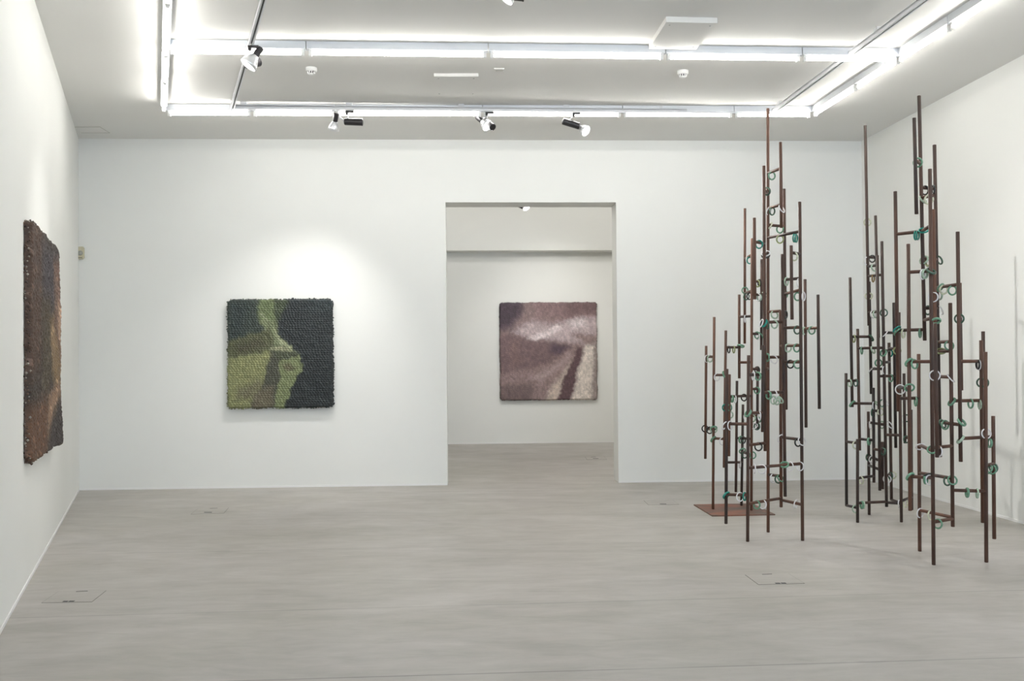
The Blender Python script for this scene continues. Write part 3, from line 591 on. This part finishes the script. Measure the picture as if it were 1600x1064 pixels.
# ------------------------------------------------------------------ towers of steel pipe
VIEW = {'a1': (1090, 160, 8), 'a2': (1090, 280, 8), 'a3': (1090, 400, 8), 'a4': (1090, 510, 8), 'a5': (1090, 620, 8), 'a6': (1080, 730, 8),
        'b1': (1310, 320, 10.136), 'b2': (1310, 420, 10.136), 'b3': (1310, 515, 10.136), 'b4': (1310, 610, 10.136), 'b5': (1310, 700, 8.869)}
for i_, y_ in enumerate((140, 250, 360, 460, 560, 660, 770)): VIEW['c%d' % (i_+1)] = (1390, y_, 8.867)
def px(v, x, y): x0, y0, k = VIEW[v]; return x0+x/k, y0+y/k
PR = 0.01335
TOWERS = {}
def tower(key, label, poles, plate=None):
    pts = {}
    for name, (xt, yt, xb, yb, d) in poles.items():
        b = at_z(xb, yb, 0.0) if d == 'floor' else at_z(xb, yb, 0.010) if d == 'plate' else at_depth(xb, yb, d)
        pts[name] = (b, at_y(xt, yt, b.y))
    feet = [pts[n][0] for n in poles if poles[n][4] in ('floor', 'plate')]
    c = sum(feet, Vector())/len(feet)
    root = thing('pipe_tower', label, 'sculpture', (c.x, c.y, 0), 'steel pipe towers')
    TOWERS[key] = (root, pts)
    mat = M_RUSTD if key == 'S' else M_RUST
    for n, (b, t) in pts.items():
        bm = bmesh.new(); bm_rod(bm, (0, 0, 0), t-b, PR, 12, 0.15); o = from_bm('pole', bm, mat); o.location = b
        for p in o.data.polygons: p.use_smooth = len(p.vertices) == 4
        keep(o, root)
    if plate:
        o = from_bm('base_plate', plate, M_PLATE); keep(o, root)
def on_pole(key, n, z):
    b, t = TOWERS[key][1][n]; k = (z-b.z)/(t.z-b.z); return b+(t-b)*k
def pole_at_px(key, n, y):
    b, t = TOWERS[key][1][n]; yb, yt = to_px(b)[1], to_px(t)[1]
    lo, hi = 0.0, 1.0
    k = (y-yb)/(yt-yb); return b+(t-b)*k
JADE = {'j': ('jade_green', (0.14, 0.30, 0.195), 'mid-green', 0.22), 'd': ('deep_green', (0.055, 0.115, 0.078), 'deep green', 0.2), 't': ('teal', (0.01, 0.235, 0.18), 'teal', 0.2), 'p': ('pale_green', (0.40, 0.52, 0.40), 'pale green', 0.22),
        'w': ('white', (0.80, 0.79, 0.80), 'white', 0.2), 'y': ('olive', (0.30, 0.34, 0.15), 'yellowish green', 0.22), 'k': ('black', (0.010, 0.012, 0.012), 'black', 0.15), 'a': ('amber', (0.20, 0.12, 0.02), 'amber brown', 0.2), 'l': ('cream', (0.62, 0.64, 0.48), 'cream', 0.22)}
JM = {}
for k, (n, c, w_, rg) in JADE.items():
    m = plain(n+'_jade', c, rg, noise=0.0 if k in 'kw' else 0.22, scale=60); m.node_tree.nodes['Principled BSDF'].inputs['Coat Weight'].default_value = 0.3; JM[k] = m
BM = {}
def bangle_mesh(k, broad):
    if (k, broad) in BM: return BM[(k, broad)]
    R, rr, rz = 0.0312, 0.0064, (0.0095 if broad else 0.0068)
    if k == 'w': R, rr, rz = 0.0345, 0.0048, (0.0075 if broad else 0.005)
    bm = bmesh.new(); n, m_ = 30, 8; V = [[bm.verts.new(((R+rr*math.cos(b))*math.cos(a), (R+rr*math.cos(b))*math.sin(a), rz*math.sin(b))) for b in [2*math.pi*j/m_ for j in range(m_)]] for a in [2*math.pi*i/n for i in range(n)]]
    for i in range(n):
        for j in range(m_): bm.faces.new((V[i][j], V[(i+1) % n][j], V[(i+1) % n][(j+1) % m_], V[i][(j+1) % m_]))
    me = bpy.data.meshes.new('bangle'); bm.to_mesh(me); bm.free(); me.materials.append(JM[k])
    for p in me.polygons: p.use_smooth = True
    BM[(k, broad)] = me; return me
TNAME = {'A': 'tower before the plate tower', 'B': 'tower on the base plate', 'S': 'darker tower near the corner', 'T': 'tower before the darker tower'}
BANGLES = []
def bars(key, lst):
    root, pts = TOWERS[key]; mat = M_RUSTD if key == 'S' else M_RUST
    for bar in lst:
        (na, nb, view, y), rings = bar[0][:4], bar[1:]
        yy = px(view, 0, y)[1]; a = pole_at_px(key, na, yy)
        if nb is None:
            r_ = ray(*to_px(a)); b = a+Vector((r_.x, r_.y, 0)).normalized()*0.075
        elif len(bar[0]) > 4: b = pole_at_px(key, nb, px(view, 0, bar[0][4])[1])
        else: b = on_pole(key, nb, a.z)
        d = b-a; bm = bmesh.new(); bm_rod(bm, (0, 0, 0), d, PR*0.93, 12, 0.1); o = from_bm('crossbar', bm, mat); o.location = a
        for p in o.data.polygons: p.use_smooth = len(p.vertices) == 4
        keep(o, root)
        xa, xb = to_px(a)[0], to_px(b)[0]
        for rg in rings:
            v, x, y, col, asp, rot = rg[:6]; broad = len(rg) > 6
            X, Y = px(v, x, y); t = min(1.0, max(0.0, (X-xa)/(xb-xa))) if abs(xb-xa) > 3 else 0.5
            q = a+d*t; dep = (q-CAM).dot(_fw)
            pos = at_depth(X, Y, dep); vd = (CAM-pos).normalized()
            right = _up.cross(vd).normalized(); upv = vd.cross(right)
            al = math.radians(rot); maj = upv*math.cos(al)+right*math.sin(al); mn = maj.cross(vd)
            best = None
            for s_ in (-1, 1):
                n_ = vd*asp+mn*(s_*math.sqrt(max(0, 1-asp*asp))); sc = abs(n_.dot(d.normalized()))
                if best is None or sc > best[0]: best = (sc, n_)
            z_ = best[1].normalized(); x_ = maj.normalized(); y_ = z_.cross(x_)
            o = bpy.data.objects.new('bangle', bangle_mesh(col, broad)); C.objects.link(o)
            o.matrix_world = Matrix(((x_.x, y_.x, z_.x, pos.x), (x_.y, y_.y, z_.y, pos.y), (x_.z, y_.z, z_.z, pos.z), (0, 0, 0, 1)))
            BANGLES.append((key, JADE[col][2], 'broad' if broad else 'slim', pos.z, o))

tower('A', 'tall slender tower of rusty steel pipes standing before the base-plate tower', {
 'P1': (1199.8, 169.4, 1200.2, 831.6, 'floor'), 'P2': (1219.5, 222.1, 1221, 356, 7.68), 'P3': (1225.1, 295, 1228.3, 640, 7.95), 'P3b': (1222.2, 397, 1226.8, 776, 7.62), 'P3c': (1219.4, 486, 1220.5, 792.5, 7.74),
 'P4': (1249.5, 315.3, 1254, 844.8, 'floor'), 'P5': (1236.1, 383.5, 1237.5, 499.4, 7.38), 'P6': (1278.1, 460.3, 1280.3, 639, 7.85), 'P7': (1257.8, 436.3, 1259.4, 668, 8.05), 'P8': (1193.5, 259.1, 1195.6, 704.8, 7.63),
 'P10': (1192.5, 539.4, 1191.5, 675, 7.5), 'P11': (1178.5, 340.3, 1179.5, 467.8, 7.5), 'P15': (1169.5, 555, 1168.1, 846.3, 'floor'), 'P17': (1135.6, 576.3, 1134.4, 818.4, 7.5)})
bm = bmesh.new(); Q = [at_z(1083.8, 788, 0.01), at_z(1112.8, 805.4, 0.01), at_z(1211.3, 803.4, 0.01)]; Q.append(Q[0]+Q[2]-Q[1])
lo = [bm.verts.new((q.x, q.y, 0)) for q in Q]; hi = [bm.verts.new((q.x, q.y, 0.010)) for q in Q]; bm.faces.new(lo[::-1]); bm.faces.new(hi)
for i in range(4): bm.faces.new((lo[i], lo[(i+1) % 4], hi[(i+1) % 4], hi[i]))
bmesh.ops.recalc_face_normals(bm, faces=bm.faces)
tower('B', 'shorter tower of rusty steel pipes welded to a square rusty base plate', {
 'P9': (1190, 405, 1189.6, 547, 8.95), 'P12': (1174.8, 372.3, 1174, 797.3, 'plate'), 'P13': (1163.9, 325.6, 1163.6, 536.9, 9.3), 'P14': (1155, 460.3, 1155.1, 591.3, 9.05), 'P16': (1134.1, 516.3, 1131.3, 730.6, 8.95),
 'P18': (1139.8, 584.8, 1139, 712.8, 8.85), 'P19': (1160.9, 631.9, 1158.5, 790, 'plate'), 'P20': (1151.5, 595, 1149.8, 768.8, 9.05), 'P21': (1115.9, 495.3, 1114, 795.4, 'plate'), 'P22': (1103.4, 540.3, 1102.1, 716.9, 9.2), 'P23': (1183.8, 572.5, 1183.5, 670, 8.95)}, bm)
tower('S', 'darker steel pipe tower standing towards the room corner, behind another tower', {
 'R1': (1351.8, 195.8, 1357.5, 508.8, 8.5), 'R2': (1358, 440, 1361.3, 615.6, 8.58), 'R3': (1367.9, 336.8, 1372.8, 527.8, 8.62), 'R4': (1370.7, 398.9, 1374.8, 766.5, 8.35), 'Ra': (1321.8, 583, 1322.7, 790.8, 8.42),
 'Rb': (1339.9, 686, 1339.9, 816.5, 'floor'), 'Rc': (1328.1, 433.3, 1331.7, 636, 8.5), 'Rd': (1339.9, 513.7, 1343.3, 703.7, 8.55), 'Re': (1356.7, 643, 1358.1, 804.3, 'floor'), 'Rf': (1364.6, 605.8, 1365.5, 754, 8.42),
 'Rg': (1378.8, 690.4, 1379, 764.3, 8.5), 'Rh': (1377.8, 377, 1385.3, 791.9, 8.34), 'Ri': (1389.1, 535.4, 1392.9, 781, 8.5), 'Rj': (1396.6, 472.8, 1399.6, 699.8, 8.4), 'Rk': (1404.7, 488, 1408.4, 815.9, 'floor'), 'Rl': (1412.4, 583.4, 1413.9, 692.7, 8.6), 'Rm': (1423.5, 640, 1424.6, 796.8, 8.5)})
tower('T', 'rusty steel pipe tower by the side wall, standing before the darker tower', {
 'Q1': (1435.9, 149.6, 1444.9, 532.2, 6.85), 'Q2': (1428.3, 184.2, 1432, 334.6, 6.72), 'Q3': (1460, 226.3, 1468.9, 714, 6.9), 'Q4': (1452.9, 263.9, 1458.8, 882.6, 'floor'), 'Q5': (1458.2, 327, 1463, 620, 6.75), 'Q6': (1461, 505, 1464.2, 714.7, 6.45),
 'Q7': (1398.8, 299, 1403.8, 642.9, 7.0), 'Q8': (1419, 381.1, 1422.1, 798, 6.65), 'Q9': (1435.3, 553, 1437, 861.3, 'floor'), 'Q10': (1484.7, 473.3, 1488.7, 823, 6.7), 'Q11': (1496.3, 362, 1501.1, 721.5, 6.62), 'Q11b': (1499.5, 442, 1502, 610, 6.75),
 'Q12': (1532.9, 531.6, 1535.5, 816.8, 6.73), 'Q13': (1536, 517.7, 1537.6, 660, 6.9), 'Q13b': (1539.8, 549.7, 1541.1, 878.5, 'floor'), 'Q14': (1551.8, 649.9, 1553.5, 842.2, 6.75)})
bars('A', [
 [('P1', 'P2', 'a1', 890), ('a1', 928, 918, 'j', .8, -10)],
 [('P8', 'P1', 'a2', 130), ('a2', 868, 152, 'd', .75, 0, 1)],
 [('P1', 'P2', 'a2', 372), ('a2', 895, 395, 'w', .5, 25), ('a2', 932, 400, 'd', .65, 0), ('a2', 1052, 370, 'w', .35, -35)],
 [('P1', 'P3', 'a2', 578), ('a2', 900, 585, 'l', .3, 35), ('a2', 1030, 625, 'j', .85, 0)],
 [('P1', 'P4', 'a2', 738), ('a2', 1030, 752, 'y', .85, 0), ('a2', 1208, 735, 't', .3, 0), ('a2', 1232, 738, 't', .3, 0)],
 [('P4', 'P5', 'a2', 938), ('a2', 1210, 968, 'l', .75, 0)],
 [('P11', 'P8', 'a2', 780), ('a2', 768, 815, 't', .85, 0)],
 [('P8', 'P1', 'a2', 930), ('a2', 852, 928, 'w', .6, 80), ('a2', 850, 955, 'k', .6, 90)],
 [('P3b', 'P4', 'a3', 300), ('a3', 1110, 320, 'p', .45, 0), ('a3', 1265, 335, 'w', .4, 0)],
 [('P3', 'P4', 'a3', 475), ('a3', 1090, 480, 'j', .7, 0), ('a3', 1250, 507, 'j', .8, 0), ('a3', 1325, 505, 'w', .35, 0)],
 [('P1', 'P3c', 'a3', 705), ('a3', 960, 735, 'p', .8, -30), ('a3', 1100, 735, 'k', .4, 0)],
 [('P8', 'P3b', 'a3', 832, 822), ('a3', 795, 840, 'w', .3, 20), ('a3', 835, 840, 't', .4, 30, 1), ('a3', 872, 865, 'd', .3, 0), ('a3', 962, 855, 'p', .75, 0)],
 [('P3b', 'P4', 'a3', 902), ('a3', 1245, 925, 'd', .75, 0)],
 [('P7', 'P6', 'a3', 908), ('a3', 1338, 935, 'p', .55, 0, 1), ('a3', 1428, 930, 'j', .8, 0)],
 [('P3c', 'P4', 'a4', 245), ('a4', 1130, 270, 'p', .8, 0), ('a4', 1240, 270, 'j', .75, 0)],
 [('P3b', 'P4', 'a4', 448), ('a4', 1160, 472, 'k', .85, 0), ('a4', 1250, 475, 'j', .9, 0)],
 [('P8', 'P3c', 'a4', 388), ('a4', 872, 388, 'j', .45, 0), ('a4', 955, 412, 'w', .75, -20)],
 [('P8', 'P1', 'a4', 535)],
 [('P15', 'P10', 'a4', 605), ('a4', 697, 620, 'w', .3, 0), ('a4', 755, 622, 'j', .65, 0, 1)],
 [('P10', 'P3b', 'a4', 830), ('a4', 888, 860, 'j', .55, 0, 1), ('a4', 965, 855, 'w', .5, 0), ('a4', 950, 922, 'p', .75, 0), ('a4', 992, 930, 'p', .75, 0), ('a4', 1030, 918, 'p', .5, -40)],
 [('P15', 'P10', 'a5', 203), ('a5', 630, 205, 'j', .45, 35, 1), ('a5', 772, 240, 'w', .3, 0)],
 [('P17', 'P15', 'a5', 338), ('a5', 405, 360, 'w', .5, 0), ('a5', 338, 360, 'w', .4, 30)],
 [('P15', 'P8', 'a5', 605), ('a5', 760, 624, 'k', .9, 0)],
 [('P15', 'P4', 'a5', 890, 838), ('a5', 712, 900, 'w', .2, 0), ('a5', 805, 905, 'w', .92, 0), ('a5', 1085, 848, 'j', .65, 80, 1), ('a5', 1155, 868, 'w', .7, 0), ('a5', 1282, 868, 'w', .75, 0)],
 [('P1', 'P3c', 'a6', 95), ('a6', 1022, 140, 'w', .6, 0), ('a6', 1090, 150, 'd', .85, 0), ('a6', 1118, 138, 'j', .6, -40)],
 [('P15', 'P3c', 'a6', 458), ('a6', 820, 470, 'j', .75, 0), ('a6', 895, 466, 'w', .8, 0)],
 [('P3c', 'P4', 'a6', 408), ('a6', 1310, 458, 'w', .4, 15)],
 [('P3c', 'P4', 'a5', 505), ('a5', 1045, 522, 'w', .7, 30), ('a5', 1255, 570, 'k', .75, 0), ('a5', 1305, 555, 'w', .75, -30)],
 [('P17', 'P15', 'a6', 340), ('a6', 438, 350, 't', .4, 40, 1), ('a6', 610, 370, 'w', .75, 0), ('a6', 668, 365, 't', .35, 0)],
])
bars('B', [
 [('P13', 'P12', 'a2', 995), ('a2', 625, 1005, 'w', .4, 0), ('a3', 650, 55, 't', .75, 0)],
 [('P12', 'P9', 'a3', 320), ('a3', 750, 345, 'y', .6, 0), ('a3', 772, 335, 'k', .4, 0)],
 [('P13', 'P12', 'a3', 468), ('a3', 592, 430, 'j', .9, 0), ('a3', 610, 508, 'd', .8, 20), ('a3', 650, 503, 'k', .8, 10)],
 [('P12', 'P9', 'a3', 485), ('a3', 752, 515, 'w', .7, 0), ('a3', 772, 520, 'p', .6, 0), ('a3', 835, 482, 'p', .55, -60)],
 [('P14', 'P12', 'a3', 760), ('a3', 593, 785, 'w', .15, 0)],
 [('P12', 'P9', 'a3', 975), ('a3', 742, 990, 'j', .7, 0), ('a3', 750, 1000, 'w', .5, 0), ('a3', 785, 988, 'j', .3, -40)],
 [('P22', 'P21', 'a4', 380), ('a4', 112, 405, 'w', .45, 0), ('a4', 155, 405, 'p', .8, 0)],
 [('P16', 'P14', 'a4', 262), ('a4', 390, 290, 'k', .35, 0), ('a4', 452, 290, 'y', .3, 0), ('a4', 540, 245, 'j', .3, -80, 1)],
 [('P14', 'P12', 'a4', 450)],
 [('P21', 'P16', 'a4', 608), ('a4', 242, 636, 'w', .75, 0), ('a4', 335, 602, 'j', .3, -20, 1)],
 [('P12', 'P23', 'a4', 535), ('a4', 745, 545, 'k', .7, 0)],
 [('P12', 'P23', 'a4', 785), ('a4', 742, 800, 'j', .75, 0, 1)],
 [('P18', 'P12', 'a4', 875), ('a4', 430, 905, 'j', .35, 0, 1), ('a4', 468, 910, 'w', .35, 0), ('a4', 580, 890, 'k', .8, 0)],
 [('P16', 'P18', 'a5', 110), ('a5', 345, 135, 't', .8, 0), ('a5', 400, 135, 'j', .6, 0)],
 [('P18', None, 'a5', 200), ('a5', 408, 225, 'p', .8, 0)],
 [('P12', 'P23', 'a5', 240), ('a5', 692, 270, 'p', .7, 0), ('a5', 756, 280, 'j', .6, -40), ('a5', 705, 365, 'w', .7, 60), ('a5', 742, 370, 'd', .8, 0), ('a5', 600, 270, 'w', .4, -20)],
 [('P22', 'P21', 'a5', 395), ('a5', 92, 398, 'k', .9, 0), ('a5', 150, 418, 'k', .9, 0), ('a5', 200, 392, 'j', .5, 80, 1), ('a5', 200, 412, 'p', .9, 80)],
 [('P21', 'P16', 'a5', 520), ('a5', 197, 530, 'j', .35, 40, 1), ('a5', 310, 555, 'w', .75, 0)],
 [('P20', 'P12', 'a5', 515), ('a5', 540, 535, 'j', .5, 0, 1), ('a5', 572, 540, 'k', .6, 0)],
 [('P19', 'P12', 'a5', 690), ('a5', 560, 675, 'j', .6, 60, 1), ('a5', 588, 725, 'd', .8, 0), ('a5', 690, 730, 'j', .9, 0)],
 [('P16', 'P19', 'a5', 820, 818), ('a5', 530, 845, 'w', .2, 0)],
])
bars('S', [
 [('R1', None, 'b1', 225), ('b1', 460, 278, 'l', .95, 0)],
 [('R1', 'R3', 'b1', 825), ('b1', 535, 855, 'k', .85, 0)],
 [('R1', 'R4', 'b1', 980), ('b1', 565, 1000, 'p', .6, -30), ('b1', 450, 890, 'w', .5, 0)],
 [('R1', 'Rh', 'b2', 118), ('b2', 552, 152, 'a', .3, 0)],
 [('R1', None, 'b2', 395), ('b2', 480, 432, 'l', .85, 90, 1)],
 [('R1', 'R4', 'b2', 690), ('b2', 550, 718, 'w', .6, 0), ('b2', 592, 720, 'p', .7, -10)],
 [('Rh', None, 'b2', 655), ('b2', 720, 697, 'd', .95, 0)],
 [('Rh', 'Rj', 'b2', 1015), ('b3', 735, 70, 'w', .15, 40)],
 [('Rc', 'Rd', 'b3', 112), ('b3', 245, 145, 'y', .35, 0)],
 [('Rd', 'R2', 'b3', 112), ('b3', 515, 132, 'd', .35, -35, 1)],
 [('Rd', 'Rh', 'b3', 295), ('b3', 370, 332, 'j', .25, 0), ('b3', 550, 322, 'p', .4, -20)],
 [('Rh', 'Ri', 'b3', 335), ('b3', 712, 366, 'j', .7, 30, 1), ('b3', 825, 372, 't', .5, 0)],
 [('Ri', 'Rk', 'b3', 300), ('b3', 930, 335, 'y', .95, 0, 1)],
 [('Rh', 'Ri', 'b3', 520)],
 [('R4', None, 'b3', 490), ('b3', 635, 528, 'j', .9, 0, 1)],
 [('R2', 'Rh', 'b3', 620), ('b3', 530, 638, 'w', .2, 45), ('b3', 725, 642, 'w', .4, 0)],
 [('R4', 'Rj', 'b3', 740), ('b3', 830, 770, 'j', .5, 0)],
 [('Ra', 'Rd', 'b3', 812), ('b3', 275, 842, 'd', .5, 0), ('b3', 180, 845, 'p', .5, 0)],
 [('Rc', 'Rf', 'b4', 205), ('b4', 220, 212, 'j', .3, 40, 1), ('b4', 560, 238, 'w', .25, 0), ('b4', 622, 216, 'p', .3, -45), ('b4', 690, 203, 'j', .6, 0), ('b4', 745, 190, 'w', .4, -35)],
 [('Rf', 'R4', 'b4', 320), ('b4', 672, 340, 'l', .8, 0), ('b4', 545, 350, 'd', .4, 0)],
 [('Re', 'Rh', 'b4', 505), ('b4', 508, 550, 'w', .3, 0), ('b4', 690, 545, 'p', .6, 0), ('b4', 815, 545, 'w', .4, -35)],
 [('Rh', 'Rk', 'b4', 705)],
 [('Rd', 'Rf', 'b4', 770), ('b4', 482, 810, 'j', .3, 0, 1)],
 [('Ra', 'Rb', 'b4', 812), ('b4', 268, 865, 'l', .7, 0)],
 [('Rf', 'R4', 'b4', 930)],
 [('R4', 'Rh', 'b4', 930), ('b4', 705, 965, 'd', .6, 0, 1)],
 [('Rl', None, 'b4', 420), ('b4', 1035, 450, 'w', .6, 0), ('b4', 1082, 440, 'd', .8, 0)],
 [('Rl', 'Rm', 'b4', 745), ('b4', 1075, 775, 'd', .7, 0)],
 [('Re', 'R4', 'b5', 118), ('b5', 418, 130, 'd', .65, 0), ('b5', 478, 162, 'w', .95, 0, 1)],
 [('Re', 'R4', 'b5', 240)],
 [('Rb', 'Rf', 'b5', 418), ('b5', 315, 445, 'l', .6, -10)],
 [('Rh', 'Ri', 'b5', 390), ('b5', 675, 430, 'w', .95, 0), ('b5', 722, 385, 'd', .5, 0), ('b5', 755, 378, 'l', .9, 0)],
 [('Rb', 'Rh', 'b5', 762), ('b5', 325, 790, 'j', .35, 0, 1), ('b5', 350, 787, 'p', .25, 0)],
 [('Rh', 'Rk', 'b5', 755), ('b5', 845, 772, 'w', .25, 0)],
 [('Ra', 'Rb', 'b5', 795), ('b5', 235, 845, 'p', .75, 0)],
 [('Rk', 'Rm', 'b5', 735), ('b5', 930, 772, 'l', .5, 0)],
 [('Ri', 'Rk', 'b5', 715)],
 [('R4', 'Rg', 'b5', 110)],
])
bars('T', [
 [('Q2', 'Q1', 'c1', 975), ('c1', 390, 1010, 'j', .9, 0, 1)],
 [('Q1', 'Q3', 'c2', 385), ('c2', 490, 420, 'k', .75, 0), ('c2', 605, 408, 'k', .3, 0)],
 [('Q1', 'Q5', 'c2', 525), ('c2', 545, 547, 'l', .9, 0), ('c2', 462, 550, 'p', .3, -40)],
 [('Q7', 'Q1', 'c2', 1030), ('c3', 360, 70, 't', .3, 0), ('c3', 390, 68, 't', .3, 0)],
 [('Q1', 'Q4', 'c2', 985), ('c2', 468, 975, 't', .5, 90)],
 [('Q1', 'Q3', 'c3', 395), ('c3', 475, 410, 'p', .7, 40), ('c3', 530, 435, 'y', .5, 0, 1), ('c3', 690, 412, 'd', .5, -25)],
 [('Q8', 'Q4', 'c3', 580), ('c3', 458, 610, 'w', .45, 0), ('c3', 490, 602, 'p', .5, 0, 1), ('c3', 575, 565, 'd', .35, -60, 1)],
 [('Q3', 'Q11', 'c3', 795), ('c3', 705, 792, 'j', .4, 35), ('c3', 750, 822, 'l', .8, 0), ('c3', 870, 832, 'j', .85, 0)],
 [('Q5', 'Q3', 'c3', 890), ('c3', 605, 925, 'w', .9, 10, 1), ('c3', 688, 902, 'p', .6, 0)],
 [('Q1', 'Q3', 'c4', 190), ('c4', 530, 220, 'd', .7, 0), ('c4', 705, 217, 'w', .3, -25)],
 [('Q1', 'Q4', 'c4', 355), ('c4', 640, 368, 'j', .55, 75, 1)],
 [('Q7', 'Q1', 'c4', 500), ('c4', 100, 482, 't', .3, 50), ('c4', 112, 520, 'j', .3, 45), ('c4', 190, 542, 'l', .35, 0), ('c4', 423, 537, 'j', .22, 0)],
 [('Q11', 'Q11b', 'c4', 300), ('c4', 965, 337, 'd', .95, 0)],
 [('Q3', 'Q10', 'c4', 665), ('c4', 825, 710, 'j', .9, -20), ('c4', 675, 705, 'd', .4, 0)],
 [('Q3', 'Q10', 'c4', 790), ('c4', 712, 785, 'y', .6, 90)],
 [('Q8', 'Q4', 'c4', 935), ('c4', 270, 942, 'j', .5, 40, 1), ('c4', 345, 965, 'j', .6, -10)],
 [('Q11', 'Q12', 'c4', 930), ('c4', 1222, 972, 'k', .35, 0), ('c4', 1238, 977, 'w', .3, 0)],
 [('Q4', 'Q6', 'c5', 195), ('c5', 625, 237, 'w', .97, 0)],
 [('Q3', 'Q10', 'c5', 255), ('c5', 850, 277, 'w', .15, -40)],
 [('Q7', 'Q8', 'c5', 400), ('c5', 147, 430, 'w', .95, 0), ('c5', 275, 405, 'j', .8, 80)],
 [('Q7', 'Q9', 'c5', 555), ('c5', 362, 599, 'j', .25, 0)],
 [('Q10', 'Q12', 'c5', 590), ('c5', 862, 602, 'j', .35, 40, 1), ('c5', 1122, 627, 'j', .5, 0), ('c5', 1248, 640, 'p', .3, 0)],
 [('Q12', 'Q13', 'c5', 295), ('c5', 1270, 335, 'd', .9, 0), ('c5', 1322, 338, 'd', .7, 0)],
 [('Q3', 'Q11', 'c5', 885), ('c5', 735, 905, 'd', .5, -30), ('c5', 770, 922, 'j', .7, 0), ('c5', 1000, 882, 'j', .4, -45, 1)],
 [('Q9', 'Q4', 'c6', 312), ('c6', 430, 338, 'w', .6, 80)],
 [('Q4', 'Q10', 'c6', 358), ('c6', 592, 378, 'j', .8, 80), ('c6', 690, 402, 'w', .5, 0)],
 [('Q11', 'Q14', 'c6', 225), ('c6', 982, 237, 'p', .2, 40, 1), ('c6', 1385, 285, 'j', .4, 0, 1)],
 [('Q12', 'Q13b', 'c6', 120), ('c6', 1340, 155, 'w', .85, 0)],
 [('Q13b', 'Q14', 'c6', 600), ('c6', 1415, 652, 'j', .9, 0), ('c6', 1440, 632, 'd', .8, 0), ('c6', 1372, 652, 'j', .6, 30)],
 [('Q9', 'Q10', 'c6', 700), ('c6', 800, 812, 'd', .7, 0), ('c6', 870, 800, 'j', .9, -30)],
 [('Q8', 'Q4', 'c6', 750), ('c6', 285, 748, 'j', .4, 45, 1), ('c6', 500, 787, 'j', .28, 0, 1), ('c6', 555, 800, 'w', .75, 0), ('c6', 535, 745, 'k', .5, 70)],
 [('Q10', 'Q13b', 'c6', 940), ('c6', 1075, 973, 'j', .25, 0, 1), ('c6', 1215, 983, 'p', .2, 0)],
 [('Q9', 'Q10', 'c7', 240), ('c7', 425, 280, 'w', .6, 10), ('c7', 567, 310, 'l', .5, 0)],
 [('Q4', 'Q10', 'c7', 408), ('c7', 668, 430, 'j', .85, 0)],
])

# labels of the bangles: counted down from the top of their tower where few are alike, else by the height they hang at
sets = {}
for key, cw, br, z, o in BANGLES: sets.setdefault((key, cw, br), []).append((z, o))
for (key, cw, br), lst in sets.items():
    lst.sort(key=lambda t: -t[0]); g = '%s %s bangles on the %s' % (br, cw, TNAME[key])
    for i, (z, o) in enumerate(lst):
        if len(lst) == 1: lab = 'only %s %s bangle hung on the %s' % (br, cw, TNAME[key])
        elif len(lst) <= 8: lab = '%s highest %s %s bangle hung on the %s' % (ORD[i], br, cw, TNAME[key])
        else:
            zone = 'near the foot' if z < 0.75 else 'below eye height' if z < 1.3 else 'around eye height' if z < 1.75 else 'above eye height' if z < 2.3 else 'near the top'
            lab = '%s %s bangle hung %s the %s' % (br, cw, zone+' of' if zone.startswith('near') else zone+' on', TNAME[key])
        tag(o, lab, 'bangle', g)
